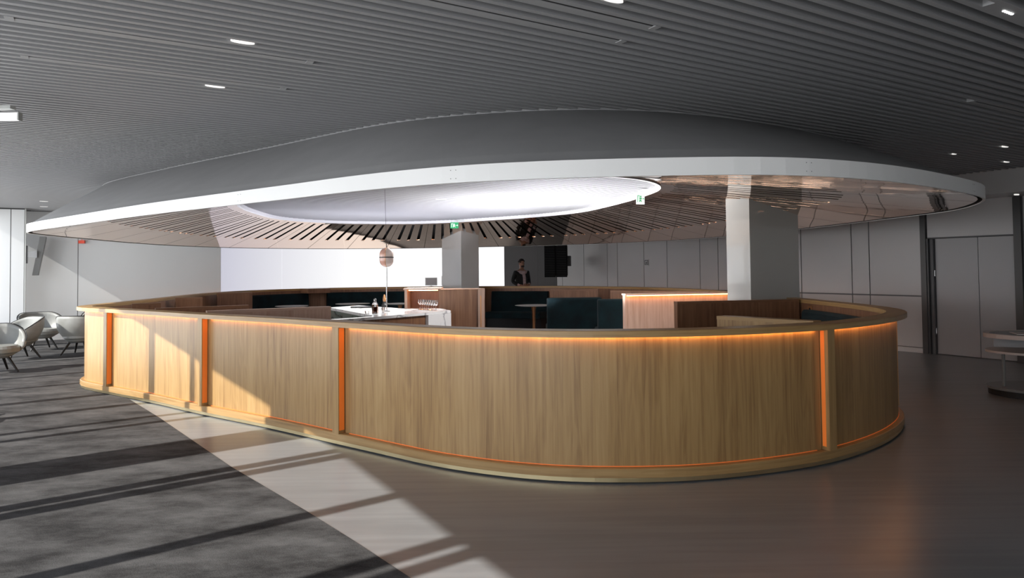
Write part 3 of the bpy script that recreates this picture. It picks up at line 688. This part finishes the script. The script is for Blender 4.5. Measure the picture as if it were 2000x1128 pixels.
# ------------------------------------------------------------------ bar
bar = thing('bar_counter', 'white marble bar top with grey-green and oak sides and a waterfall end', 'bar')
bp = [(-3.02, 11.25), (-1.79, 8.99), (-2.65, 8.15), (-2.5, 7.95), (-1.19, 9.63), (-0.91, 10.06), (-1.14, 10.72), (-1.72, 10.72), (-2.66, 11.82)]
cxb = (-1.7, 10.0)
q = MB(); q.prism(bp, 0.915, 0.95); q.build('marble_top', m_marble, bar)
def inset(P, k_): return [(cxb[0] + (x - cxb[0]) * k_, cxb[1] + (y - cxb[1]) * k_) for x, y in P]
q = MB(); q.prism([(-2.96, 11.22), (-1.72, 8.98), (-2.58, 8.13), (-2.49, 8.01), (-1.24, 9.62), (-1.0, 10.05), (-1.18, 10.68), (-1.70, 10.68), (-2.62, 11.76)], 0.05, 0.915); q.build('oak_body', m_oakin, bar)
q = MB(); q.seg((-1.205, 9.625), (-0.925, 10.055), 0.05, 0.003, 0.914); q.build('waterfall_end', m_marble, bar)
q = MB(); q.seg((-3.01, 11.22), (-1.80, 8.995), 0.03, 0.003, 0.914); q.build('stone_side', m_gmarble, bar)
bt = 0.95
nu = thing('back_bar_unit', 'oak back-bar block with an amber-lit niche beside the wine glasses', 'cabinet')
q = MB(); q.box(-1.16, -0.545, 10.76, 11.3, 0.003, 1.24); q.build('side_block', m_oakin, nu)
q = MB(); q.box(-1.66, -1.16, 11.15, 11.3, 0.003, 1.20); q.build('niche_back', m_oakin, nu)
q = MB(); q.box(-1.70, -1.66, 10.76, 11.3, 0.003, 1.24); q.build('niche_side', m_oakp, nu)
q = MB(); q.box(-1.66, -1.16, 10.76, 11.15, 0.40, 0.93); q.build('niche_shelf', m_marble, nu)
q = MB(); q.box(-1.72, -1.14, 10.75, 11.31, 1.24, 1.262); q.build('cap', m_oakp, nu)
q = MB(); q.box(-1.64, -1.18, 10.80, 10.82, 1.222, 1.236); q.build('led_strip', m_led, nu)
q = MB(); q.box(-0.54, -0.44, 10.70, 10.82, 0.003, 1.25); q.build('end_post', m_oakp, nu)
q = MB(); q.box(-0.505, -0.49, 10.685, 10.699, 0.003, 1.14); q.build('edge_trim', m_copper, nu)

g0 = thing('wine_glass', 'clear stemmed glass, leftmost of the eight in a row beside the amber niche', 'glass', 'wine glasses on the bar', (-1.42, 10.50, bt))
q = MB(); q.lathe([(0, 0.068), (0.014, 0.070), (0.030, 0.090), (0.034, 0.112), (0.031, 0.150), (0.029, 0.150), (0.0315, 0.112), (0.0275, 0.092), (0.012, 0.074), (0, 0.073)], 16); q.build('bowl', m_glass, g0)
q = MB(); q.lathe([(0, 0.001), (0.030, 0.001), (0.029, 0.003), (0.006, 0.008), (0.004, 0.030), (0.004, 0.064), (0, 0.067)], 14); q.build('stem', m_glass, g0)
for k in range(1, 8):
    c = copy_tree(g0); c['label'] = 'clear stemmed glass, %s of the eight in a row beside the amber niche' % ('second third fourth fifth sixth seventh rightmost'.split()[k - 1] + ('' if k == 7 else ' from left')); c.location = (-1.42 + 0.041 * k, 10.50 - 0.056 * k, bt)
bo = thing('bottle', 'glass bottle half full of red-brown spirit with a silver stopper on the bar', 'bottle', loc=(-1.90, 9.45, bt))
q = MB(); q.lathe([(0, 0.001), (0.040, 0.001), (0.043, 0.01), (0.043, 0.13), (0.030, 0.155), (0.014, 0.165), (0, 0.165)], 20); q.build('glass_body', m_glass, bo)
q = MB(); q.lathe([(0, 0.006), (0.038, 0.006), (0.038, 0.10), (0, 0.10)], 20); q.build('liquid', m_amber, bo)
q = MB(); q.lathe([(0, 0.166), (0.018, 0.166), (0.02, 0.18), (0.02, 0.20), (0.012, 0.215), (0, 0.215)], 16); q.build('stopper', m_steel, bo)
tb = MB(); tb.lathe([(0, 0.001), (0.026, 0.001), (0.030, 0.085), (0.027, 0.085), (0.024, 0.008), (0, 0.008)], 18)
o = tb.build('tumbler', m_glass); o.location = (-1.80, 9.50, bt); tag(o, 'small clear tumbler just right of the red bottle', 'glass')
tb = MB(); tb.lathe([(0, 0.001), (0.03, 0.001), (0.034, 0.04), (0.031, 0.04), (0.028, 0.006), (0, 0.006)], 18)
o = tb.build('glass_dish', m_glass); o.location = (-2.02, 9.50, bt); tag(o, 'low clear dish at the foot of the red bottle', 'dish')
ml = thing('pepper_mill', 'black and light-wood mill at the back of the bar by the lamp pole', 'mill', loc=(-2.10, 11.2, bt))
q = MB(); q.lathe([(0, 0.001), (0.045, 0.001), (0.05, 0.03), (0.03, 0.06), (0.024, 0.09), (0, 0.09)], 16); q.build('body', m_black, ml)
q = MB(); q.lathe([(0, 0.091), (0.022, 0.091), (0.026, 0.13), (0.018, 0.17), (0.012, 0.20), (0, 0.205)], 16); q.build('wooden_top', m_cork, ml)
tr = MB(); tr.box(-2.62, -2.2, 11.05, 11.12, bt + 0.001, bt + 0.02); o = tr.build('serving_tray', m_black, bevel=0.004, origin=(-2.4, 11.1, bt)); tag(o, 'small black tray lying by the mill', 'tray')

# tall lamp with pink capsule shade
lm = thing('capsule_lamp', 'pink glass capsule lamp on a slim steel pole above the bar', 'lamp', loc=(-1.84, 10.0, bt))
q = MB(); q.tube((0, 0, 0.012), (0, 0, 0.64), 0.009); q.build('pole', m_steel, lm)
q = MB(); q.lathe([(0, 0.001), (0.05, 0.001), (0.05, 0.010), (0.012, 0.014), (0, 0.014)], 20); q.build('base', m_steel, lm)
def capsule(mb, side):
    R, L = 0.098, 0.085; zc = 0.79; prof = []
    for k_ in range(9): a = PI / 2 * k_ / 8; prof.append((R * math.sin(a), zc - L / 2 * 1.0 - R * math.cos(a) * 1.0))
    for k_ in range(9): a = PI / 2 * k_ / 8; prof.append((R * math.cos(a), zc + L / 2 + R * math.sin(a)))
    n_ = 12
    for i_ in range(len(prof) - 1):
        for k_ in range(n_):
            a0 = side * PI + PI * k_ / n_ - PI / 2; a1 = a0 + PI / n_
            P_ = lambda r, z, a: (0.0 + r * math.cos(a), r * math.sin(a), z)
            mb.face([P_(*prof[i_], a0), P_(*prof[i_], a1), P_(*prof[i_ + 1], a1), P_(*prof[i_ + 1], a0)], smooth=True)
q = MB(); capsule(q, 1); s1_ = q.build('left_shade', m_pink, lm, merge=True); s1_['label'] = 'deeper pink half of the glass capsule'; s1_.location.x -= 0.003
q = MB(); capsule(q, 0); s2_ = q.build('right_shade', m_pinkl, lm, merge=True); s2_['label'] = 'paler half of the glass capsule'; s2_.location.x += 0.003
q = MB()
for i_ in range(24):
    a0, a1 = 2 * PI * i_ / 24, 2 * PI * (i_ + 1) / 24; r0, r1 = 0.097, 0.106
    G = [(r, z) for r, z in ((r0, .783), (r1, .783), (r1, .797), (r0, .797))]
    for e_ in range(4):
        (ra, za), (rb, zb_) = G[e_], G[(e_ + 1) % 4]
        q.face([(ra * math.cos(a0), ra * math.sin(a0), za), (ra * math.cos(a1), ra * math.sin(a1), za), (rb * math.cos(a1), rb * math.sin(a1), zb_), (rb * math.cos(a0), rb * math.sin(a0), zb_)])
q.build('middle_band', m_dark, lm)
q = MB()
pts = []
for k_ in range(17): a = -PI / 2 + PI * k_ / 16; pts.append((0, -0.101 * math.cos(a), 0.79 + (0.0425 if a > 0 else -0.0425) + 0.101 * math.sin(a)))
for A_, B_ in zip(pts[:-1], pts[1:]): q.tube(A_, B_, 0.0045, n=6)
q.build('front_strap', m_copper, lm)
q = MB(); q.tube((0, 0, 0.93), (0, 0, 0.985), 0.006); q.tube((0, 0, 0.985), (-0.02, 0, ZI - bt), 0.0025, n=6); q.build('cable', m_dark, lm)

# ------------------------------------------------------------------ columns
def column(label, s0, s1, w0, w1, z1):
    q = MB(); q.sw(s0, s1, w0, w1, 0.003, z1); x, y = xy((s0 + s1) / 2, (w0 + w1) / 2)
    o = q.build('column', m_col, bevel=0.006, origin=(x, y, 0)); tag(o, label, 'column'); return o
column('broad pale grey square column rising at the right end of the island', 7.65, 8.70, -6.73, -6.32, 2.96)
column('pale grey column behind the back-bar block, left of the man', 7.72, 8.22, -16.3, -15.19, 2.96)

# screens on the far rim
for k, (x, y, wdt, hh, rz, lab) in enumerate([(-2.18, 18.36, 0.32, 0.24, 0.15, 'pale screen at left of the pair on the far rim'), (-1.83, 18.36, 0.18, 0.28, -0.7, 'angled white screen at right of the pair on the far rim')]):
    t = thing('till_screen', lab, 'screen', 'screens on the far rim', (x, y, HT + 0.001), rz)
    q = MB(); q.box(-wdt / 2, wdt / 2, -0.012, 0.012, 0.03, hh); q.build('frame', m_white, t, bevel=0.004)
    q = MB(); q.box(-wdt / 2 + .02, wdt / 2 - .02, -0.0145, -0.0125, 0.05, hh - 0.02); q.build('display', m_wallr, t)
    q = MB(); q.box(-0.06, 0.06, -0.05, 0.05, 0, 0.012); q.box(-0.015, 0.015, -0.01, 0.01, 0.012, 0.03); q.build('foot', m_white, t)

# ------------------------------------------------------------------ exit signs, wall sign, red sign
def exit_sign(label, x, y, z0, z1, wd, face, glyph, rz=0.0, ztop=None):
    t = thing('exit_sign', label, 'sign', 'hanging exit signs', (x, y, 0), rz)
    q = MB(); q.box(-wd / 2, wd / 2, -0.012, 0.012, z0, z1); q.build('plate', face, t)
    h = z1 - z0
    q = MB()      # running figure, doorway and arrow
    Y0, Y1 = -0.0155, -0.0125
    q.box(-wd * .40, -wd * .34, Y0, Y1, z0 + h * .18, z0 + h * .82)
    q.box(-wd * .16, -wd * .34, Y0, Y1, z0 + h * .76, z0 + h * .82); q.box(-wd * .18, -wd * .12, Y0, Y1, z0 + h * .18, z0 + h * .82)
    q.tube((0.02 * wd, Y0, z0 + h * .72), (0.02 * wd, Y1, z0 + h * .72), h * .07, n=10)
    for a, c in (((.02, .64), (.0, .42)), ((.0, .42), (.12, .2)), ((.0, .42), (-.09, .25)), ((.02, .6), (.14, .48)), ((.02, .6), (-.08, .5))):
        q.tube((a[0] * wd, (Y0 + Y1) / 2, z0 + h * a[1]), (c[0] * wd, (Y0 + Y1) / 2, z0 + h * c[1]), h * .035, n=6)
    q.box(wd * .22, wd * .38, Y0, Y1, z0 + h * .47, z0 + h * .53)
    q.face([(wd * .34, Y0, z0 + h * .36), (wd * .45, Y0, z0 + h * .5), (wd * .34, Y0, z0 + h * .64)])
    q.build('pictogram', glyph, t)
    q = MB()
    for sx in (-.35, .35): q.tube((wd * sx, 0, z1), (wd * sx, 0, ztop), 0.003, n=6)
    q.build('hanger', m_steel, t)
exit_sign('green exit sign hanging at the far edge of the opening, above the column', -1.35, 16.05, 2.52, 2.66, 0.19, m_green, m_signw, 0, 2.70)
exit_sign('white and green exit sign hanging at the right edge of the opening', 1.93, 10.2, 2.50, 2.66, 0.125, m_signw, m_green, 0.2, 2.70)
t = thing('pictogram_sign', 'small square pictogram sign on the right-hand wall panels', 'sign')
q = MB(); q.sw(12.335, 12.348, -13.62, -13.45, 1.60, 1.77); q.build('plate', m_wallr, t)
q = MB()
for a, c, z0, z1 in ((-13.60, -13.58, 1.62, 1.75), (-13.49, -13.47, 1.62, 1.75), (-13.60, -13.47, 1.73, 1.75), (-13.60, -13.47, 1.62, 1.64), (-13.56, -13.53, 1.65, 1.69), (-13.53, -13.51, 1.65, 1.72)): q.sw(12.330, 12.3345, a, c, z0, z1)
q.build('pictogram', m_joint, t)
b = MB(); x, y = xy(-0.33, -18.5); b.box(x - .07, x + .07, y - .02, y + .02, 2.24, 2.31); b.tube((x, y, 2.31), (x, y, 2.95), 0.006, n=6)
tag(b.build('red_marker', m_red, origin=(x, y, 2.24)), 'little red-orange hanging marker below the canopy at far left', 'sign')

# wall display (edge-on) at far left
t = thing('wall_display', 'grey tilted flat display on a bracket, seen edge-on at far left', 'screen')
q = MB(); A = [xy(-1.23, -18.25), xy(-1.23, -18.0), xy(-1.12, -18.0), xy(-1.12, -18.25)]; Bt = [xy(-1.10, -18.25), xy(-1.10, -18.0), xy(-0.98, -18.0), xy(-0.98, -18.25)]
q.hexa([(x, y, 1.52) for x, y in A], [(x, y, 2.36) for x, y in Bt]); q.build('display_body', m_tabg, t, bevel=0.006)
q = MB(); q.sw(-1.335, -1.14, -18.05, -17.95, 1.90, 2.04); q.build('bracket', m_steel, t)
q = MB(); q.sw(-1.334, -1.31, -18.04, -17.92, 1.78, 2.16); q.build('wall_plate', m_joint, t)

# television by the man
t = thing('flight_display', 'large dark upright display bracketed off the wall, right of the man', 'television')
x0, y0 = xy(12.15, -17.62); x1, y1 = xy(11.8, -16.95)
q = MB()
cx_, cy_ = 1.28, 20.0
t.location = (cx_, cy_, 0); t.rotation_euler = (0, 0, math.radians(-9))
for a, c in ((-0.33, -0.005), (0.005, 0.33)):
    q = MB(); q.box(a, c, -0.06, 0.0, 1.30, 2.26); sc_ = q.build('screen_half', m_tv, t, bevel=0.005)
    q = MB()
    for k_ in range(18): q.box(a + 0.02, c - 0.02, -0.063, -0.0605, 1.335 + k_ * 0.05, 1.352 + k_ * 0.05)
    ro = q.build('text_rows', flat('unlit_rows', (0.016, 0.016, 0.02), 0.6), sc_); ro['kind'] = 'stuff'
q = MB(); q.box(-0.30, 0.34, 0.003, 0.10, 1.34, 2.22); q.build('rear_case', m_dark, t, bevel=0.01)
q = MB(); q.box(0.10, 0.42, 0.10, 0.42, 1.62, 1.92); q.build('bracket', m_dark, t)

# ------------------------------------------------------------------ ceiling fittings
def diffuser(s0, s1, w, label):
    t = thing('linear_diffuser', label, 'air vent', 'linear air slots in the slatted ceiling')
    q = MB(); h = 0.031
    q.sw(s0, s1, w - h, w + 0.003, ZC - 0.001, ZC + 0.05); q.sw(s0, s1, w + 0.025, w + h, ZC - 0.001, ZC + 0.05); q.build('frame', m_slat, t)
    q = MB(); q.sw(s0 + .01, s1 - .01, w + 0.0032, w + 0.0248, ZC + 0.003, ZC + 0.04); q.build('dark_slot', m_black, t)
    for s_ in (s0, s1):
        q = MB(); q.sw(s_ - 0.022, s_ + 0.022, w - h, w + h, ZC - 0.004, ZC + 0.03); q.build('end_cap', m_slat, t)
def slot_w(w): return round((w + 1.55) / PITCH - 0.5) * PITCH - 1.55 + PITCH / 2      # centre of a gap between slats
diffuser(-0.43, 1.21, slot_w(-4.61), 'long air slot at upper left, the nearer of the two')
diffuser(-0.42, 1.21, slot_w(-5.39), 'long air slot at upper left, the farther of the two')
diffuser(1.14, 2.78, slot_w(-3.24), 'air slot at top centre, the farther of that pair')
diffuser(1.14, 2.79, slot_w(-2.95), 'air slot at top centre, the nearer of that pair')
diffuser(6.47, 8.1, slot_w(-3.0), 'air slot at the far right of the slatted ceiling')
def downlight(s, w, label, r=0.035, L=0.14, z=None):
    w = slot_w(w) if z is None else w; z = ZC if z is None else z
    x, y = xy(s, w); t = thing('downlight', label, 'ceiling light', 'recessed downlights', (x, y, z), SA)
    q = MB(); q.box(-L / 2 - .02, L / 2 + .02, -0.030, 0.030, 0.012, 0.05); q.build('housing', m_slat, t)
    q = MB(); q.lathe([(0, 0.0), (1, 0.0), (1, 0.0115), (0, 0.0115)], 24, sx=L / 2, sy=0.026); q.build('lens', m_down, t)
downlight(0.75, -4.41, 'glowing downlight beside the nearer air slot at upper left')
downlight(0.75, -5.59, 'glowing downlight beside the farther air slot at upper left')
downlight(2.31, -2.78, 'downlight cut by the top edge of the picture')
downlight(9.36, -3.89, 'faint downlight at far right, near the frame edge above the others', L=0.12)
downlight(9.38, -4.55, 'dim downlight at right, leftmost of that cluster', L=0.06)
downlight(10.78, -4.53, 'downlight at right just above the canopy tip', L=0.12)
downlight(-0.92, -16.04, 'small downlight at far left, the nearer of two by the white wall')
downlight(-0.99, -17.27, 'small downlight at far left, the farther of two by the white wall')
downlight(4.93, slot_w(-10.42), 'downlight in the bright ceiling inside the opening', L=0.2, z=ZI)
downlight(12.0, -4.9, 'downlight set in the smooth soffit at far right', L=0.12, z=2.598)
x, y = xy(4.36, slot_w(-1.80)); t = thing('spot_row', 'strip of five tiny bright spots in the ceiling at top right', 'ceiling light', loc=(x, y, ZC), rz=SA)
q = MB(); q.box(-0.22, 0.35, -0.031, 0.031, 0.0, 0.04); q.build('housing', m_slat, t)
for k in range(5):
    q = MB(); q.lathe([(0, -0.004), (0.008, -0.004), (0.008, -0.0005), (0, -0.0005)], 10, c=(-0.05 + k * 0.024, 0, 0)); q.build('spot_lens', m_lampon, t)
# box lantern at far left
t = thing('box_lantern', 'bright white box light hanging under the ceiling at the left edge', 'ceiling light', loc=(-3.62, 5.0, 0), rz=0.0)
q = MB(); q.box(-0.62, -0.006, -0.02, 0.02, 2.682, 2.738); q.build('diffuser', emis('lantern_white', (1, 1, 1), 0.9), t, bevel=0.006)
q = MB(); q.box(-0.004, 0.006, -0.022, 0.022, 2.680, 2.742); q.build('end_cap', m_col, t)
q = MB(); q.box(-0.60, -0.05, -0.03, 0.03, 2.765, 2.79); q.box(-0.5, -0.46, -0.01, 0.01, 2.739, 2.765); q.box(-0.2, -0.16, -0.01, 0.01, 2.739, 2.765); q.box(-.34, -.32, -.01, .01, 2.79, 2.955); q.build('mounting_plate', m_col, t)

# ------------------------------------------------------------------ tub chairs
def chair_proto(name, label):
    t = thing(name, label, 'chair', 'grey tub chairs by the windows')
    # wrap-round shell, open towards +x
    NA, NZ = 28, 9; amax = math.radians(118)
    def shell(off):
        G = []
        for i in range(NA + 1):
            a = -amax + 2 * amax * i / NA; f = abs(a) / amax
            top = 0.75 - 0.27 * max(0, (f - 0.30) / 0.70) ** 1.6
            row = []
            for j in range(NZ + 1):
                u = j / NZ; z = 0.27 + (top - 0.27) * u
                r = (0.20 + 0.17 * math.sin(min(1, u * 1.25) * PI / 2) ** 0.8) * (1.0 + 0.0 * f) + off
                row.append((-math.cos(a) * r * 1.02, math.sin(a) * r * 1.08, z))
            G.append(row)
        return G
    O, I = shell(0.0), shell(-0.05)
    q = MB(); q.grid(O); q.grid([r[::-1] for r in I])
    q.grid([[O[i][NZ], I[i][NZ]] for i in range(NA + 1)]); q.grid([[O[i][0], I[i][0]] for i in range(NA + 1)])
    for e_ in (0, NA): q.grid([[O[e_][j], I[e_][j]] for j in range(NZ + 1)])
    q.build('shell', m_seat, t, merge=True)
    q = MB(); q.lathe([(0, 0.24), (0.17, 0.24), (0.24, 0.28), (0.245, 0.30), (0, 0.30)], 28, c=(0.02, 0, 0)); q.build('underframe', m_seat, t)
    q = MB(); q.lathe([(0, 0.302), (0.255, 0.302), (0.30, 0.33), (0.305, 0.39), (0.27, 0.43), (0, 0.445)], 32, c=(0.03, 0, 0), sx=1.05); q.build('seat_cushion', m_seat, t)
    q = MB()
    for A_, B_ in zip(range(NA), range(1, NA + 1)):
        q.tube(Vector(O[A_][NZ]) + Vector((0, 0, 0.004)), Vector(O[B_][NZ]) + Vector((0, 0, 0.004)), 0.006, n=6)
    q.build('piping', m_dark, t)
    for sx, sy in ((1, 1), (1, -1), (-1, 1), (-1, -1)):
        q = MB(); q.tube((0.13 * sx, 0.13 * sy, 0.245), (0.25 * sx, 0.23 * sy, 0.016), 0.023, 0.014, 10); q.build('leg', m_leg, t)
    return t
ch = chair_proto('tub_chair', 'pale grey tub chair in front at the left edge')
spots = [(-8.12, 10.75, -38, 'pale grey tub chair in front at the left edge'),
         (-8.98, 12.45, -120, 'grey tub chair second from the front, its open side turned to the camera'),
         (-9.62, 13.95, -40, 'grey tub chair farthest left, close to the white wall'),
         (-8.27, 13.1, 95, 'rounded grey tub chair seen from behind at the counter end'),
         (-8.75, 14.6, -60, 'grey tub chair mostly hidden behind the rounded one'),
         (-6.15, 6.75, 30, 'grey tub chair beyond the left edge, nearest the windows'),
         (-4.95, 5.0, 60, 'second grey tub chair beyond the left edge')]
for k, (x, y, a, lab) in enumerate(spots):
    c = ch if k == 0 else copy_tree(ch)
    c.location = (x, y, 0.006); c.rotation_euler = (0, 0, math.radians(a)); c['label'] = lab

# ------------------------------------------------------------------ magazine stand at right
t = thing('magazine_stand', 'low oval two-tier stand with rosy white rims and dark base, at the right edge', 'table', loc=(6.52, 7.95, 0), rz=math.radians(-20))
RX, RY = 0.88, 0.52
def oval(mb, z0, z1, rx, ry, n=48, hole=None):
    mb.lathe([(0, z0), (1, z0), (1, z1), (0, z1)] if hole is None else [(hole, z0), (1, z0), (1, z1), (hole, z1), (hole, z0)], n, sx=rx, sy=ry, smooth=False)
q = MB(); oval(q, 0.003, 0.07, RX * .98, RY * .98); q.build('base', m_black, t)
q = MB(); oval(q, 0.072, 0.10, RX * 1.0, RY * 1.0); q.build('base_plate', m_tabg, t)
q = MB(); oval(q, 0.500, 0.525, RX, RY); q.build('lower_shelf', m_tab, t)
q = MB(); oval(q, 0.700, 0.718, RX * 0.97, RY * 0.95); q.build('tray', m_tabg, t)
q = MB(); oval(q, 0.675, 0.725, RX * 1.02, RY * 1.04, hole=0.93); q.build('rim', m_tab, t)
for x, y in ((-0.72, -0.05), (0.72, 0.05), (0, -0.38), (0, 0.38)):
    q = MB(); q.tube((x, y, 0.10), (x, y, 0.50), 0.018); q.build('leg', m_tabg, t)
for x, y in ((-0.1, -0.45), (-0.1, 0.45), (0.72, 0)):
    q = MB(); q.box(x - 0.03, x + 0.03, y - 0.02, y + 0.02, 0.526, 0.684); q.build('divider', m_tab, t)
q = MB(); q.box(-0.72, 0.66, 0.30, 0.32, 0.526, 0.683); q.build('rear_panel', m_door, t)
rg = random.Random(11)
cols = [((0.5, 0.42, 0.38), 'pale'), ((0.05, 0.045, 0.05), 'black'), ((0.30, 0.22, 0.19), 'brown'), ((0.55, 0.50, 0.46), 'cream'), ((0.10, 0.08, 0.08), 'dark grey'), ((0.40, 0.33, 0.30), 'rosy grey')]
for k in range(6):
    dx = -0.52 + k * 0.17; x = 6.52 + dx * math.cos(math.radians(-20)) + 0.02; y = 7.95 + dx * math.sin(math.radians(-20)) - 0.02
    mg = thing('magazine', '%s magazine, %s in the overlapping row on the oval stand' % (cols[k][1], ['leftmost', 'second from left', 'third from left', 'third from right', 'second from right', 'rightmost'][k]), 'magazine', 'magazines fanned on the oval stand', (x, y, 0.7205 + 0.011 * (k % 3)), math.radians(-20 + rg.uniform(-25, 25)))
    q = MB(); q.box(-0.11, 0.11, -0.15, 0.15, 0, 0.008); q.build('pages', m_white, mg)
    q = MB(); q.box(-0.111, 0.111, -0.151, 0.151, 0.0082, 0.0098); q.build('cover', flat('cover_%s' % cols[k][1].replace(' ', '_'), cols[k][0], 0.3), mg)

# ------------------------------------------------------------------ the man
man = thing('person', 'man with dark curly hair, dark jacket and pale shirt, standing behind the far counter', 'person', loc=(0.26, 19.35, 0), rz=math.radians(28))
def skin(name, verts, edges, radii, mats, parent, root=0, sub=2):
    me = bpy.data.meshes.new(name); me.from_pydata(verts, edges, []); o = bpy.data.objects.new(name, me); C.objects.link(o)
    m = o.modifiers.new('skin', 'SKIN'); m.use_smooth_shade = True
    for v, r in zip(me.skin_vertices[0].data, radii):
        v.radius = (r, r) if not isinstance(r, tuple) else r
    me.skin_vertices[0].data[root].use_root = True
    s = o.modifiers.new('sub', 'SUBSURF'); s.levels = sub; s.render_levels = sub
    dg = bpy.context.evaluated_depsgraph_get(); dg.update(); ev = o.evaluated_get(dg)
    m2 = bpy.data.meshes.new_from_object(ev); bpy.data.objects.remove(o)
    o = bpy.data.objects.new(name, m2); C.objects.link(o); o.parent = parent
    m2.materials.clear()
    for m in mats: m2.materials.append(m)
    for p in m2.polygons: p.use_smooth = True
    return o
V = [(0, 0, .98), (0, 0, 1.12), (0, -.01, 1.30), (0, 0, 1.46), (0, -.01, 1.55), (0, -.02, 1.62), (0, -.02, 1.72), (0, -.015, 1.79),
     (.11, 0, .93), (.12, -.01, .52), (.13, .02, .10), (.14, -.10, .05), (-.11, 0, .93), (-.12, 0, .52), (-.13, .03, .10), (-.14, -.09, .05),
     (.19, 0, 1.45), (.25, .04, 1.20), (.16, -.17, 1.10), (.07, -.24, 1.10), (-.19, 0, 1.45), (-.26, .05, 1.20), (-.16, -.16, 1.09), (-.07, -.23, 1.08)]
Ed = [(0, 1), (1, 2), (2, 3), (3, 4), (4, 5), (5, 6), (6, 7), (0, 8), (8, 9), (9, 10), (10, 11), (0, 12), (12, 13), (13, 14), (14, 15), (3, 16), (16, 17), (17, 18), (18, 19), (3, 20), (20, 21), (21, 22), (22, 23)]
Rr = [(.15, .11), (.14, .10), (.17, .11), (.12, .09), (.055, .055), (.07, .085), (.078, .095), (.055, .07), .085, .06, .04, .035, .085, .06, .04, .035, .06, .045, .035, .03, .06, .045, .035, .03]
body = skin('body', V, Ed, Rr, [m_skin, m_trous, m_shirt], man)
for p in body.data.polygons:
    z = p.center.z; p.material_index = 0 if (z > 1.50 or (p.center.y < -0.19 and z > 1)) else (2 if z > 1.0 else 1)
V2 = [(0, .005, .90), (0, .005, 1.12), (0, 0, 1.30), (0, .005, 1.45), (.19, 0, 1.45), (.255, .04, 1.20), (.18, -.14, 1.11), (-.19, 0, 1.45), (-.265, .05, 1.20), (-.18, -.13, 1.10)]
E2 = [(0, 1), (1, 2), (2, 3), (3, 4), (4, 5), (5, 6), (3, 7), (7, 8), (8, 9)]
R3 = [(.19, .14), (.18, .13), (.20, .135), (.13, .11), .075, .062, .048, .075, .062, .048]
skin('jacket', V2, E2, R3, [m_jacket], man)
q = MB(); q.grid([[(-.02 - .03 * (z - 1), -.158 + .03 * abs(z - 1.25), z), (.06 + .0 * z, -.155 + .03 * abs(z - 1.25), z)] for z in (0.98, 1.1, 1.2, 1.3, 1.4, 1.47)])
q.v = [(x + .0, y - (0.0 if z < 1.4 else -0.03), z) for x, y, z in q.v]
sf = q.build('shirt_front', m_shirt, man)
sol = sf.modifiers.new('s', 'SOLIDIFY'); sol.thickness = 0.02
for sgn in (1, -1):      # fingers
    for k_ in range(4):
        hnd = skin('finger', [(.07 * sgn, -.235, 1.09), (.035 * sgn, -.262 , 1.105 - .018 * k_), (.0, -.272, 1.10 - .018 * k_), (-.02 * sgn, -.262, 1.095 - .018 * k_)], [(0, 1), (1, 2), (2, 3)], [.012, .010, .009, .008], [m_skin], man, sub=1)
    skin('thumb', [(.06 * sgn, -.235, 1.11), (.03 * sgn, -.255, 1.135), (.01 * sgn, -.265, 1.14)], [(0, 1), (1, 2)], [.013, .011, .009], [m_skin], man, sub=1)
# hair: curly cap of small lumps, beard shadow, nose, ears, eyes
q = MB(); rg = random.Random(5)
for k_ in range(90):
    a = rg.uniform(0, 2 * PI); e = rg.uniform(0.05, 1.0) * PI / 2
    d = Vector((math.cos(a) * math.cos(e), math.sin(a) * math.cos(e), math.sin(e)))
    if d.y < -0.45 and d.z < 0.6: continue
    c_ = Vector((0, -.015, 1.725)) + Vector((d.x * .082, d.y * .10, d.z * .095)); r_ = rg.uniform(.017, .026)
    q.lathe([(0, -r_), (r_ * .8, -r_ * .6), (r_, 0), (r_ * .8, r_ * .6), (0, r_)], 7, c=tuple(c_))
q.build('hair', m_hair, man)
q = MB(); q.lathe([(0, -.03), (.045, -.025), (.052, 0), (.045, .02), (0, .025)], 14, c=(0, -.075, 1.625), sy=.75); q.build('beard', m_hair, man)
q = MB(); q.tube((0, -.112, 1.71), (0, -.132, 1.672), .008, .013, 8); q.build('nose', m_skin, man)
for sgn in (1, -1):
    q = MB(); q.lathe([(0, -.03), (.012, -.02), (.014, 0), (.012, .02), (0, .03)], 8, c=(.082 * sgn, -.01, 1.69)); q.build('ear', m_skin, man)
    q = MB(); q.lathe([(0, -.007), (.009, 0), (0, .007)], 8, c=(.032 * sgn, -.112, 1.705)); q.build('eye', m_black, man)
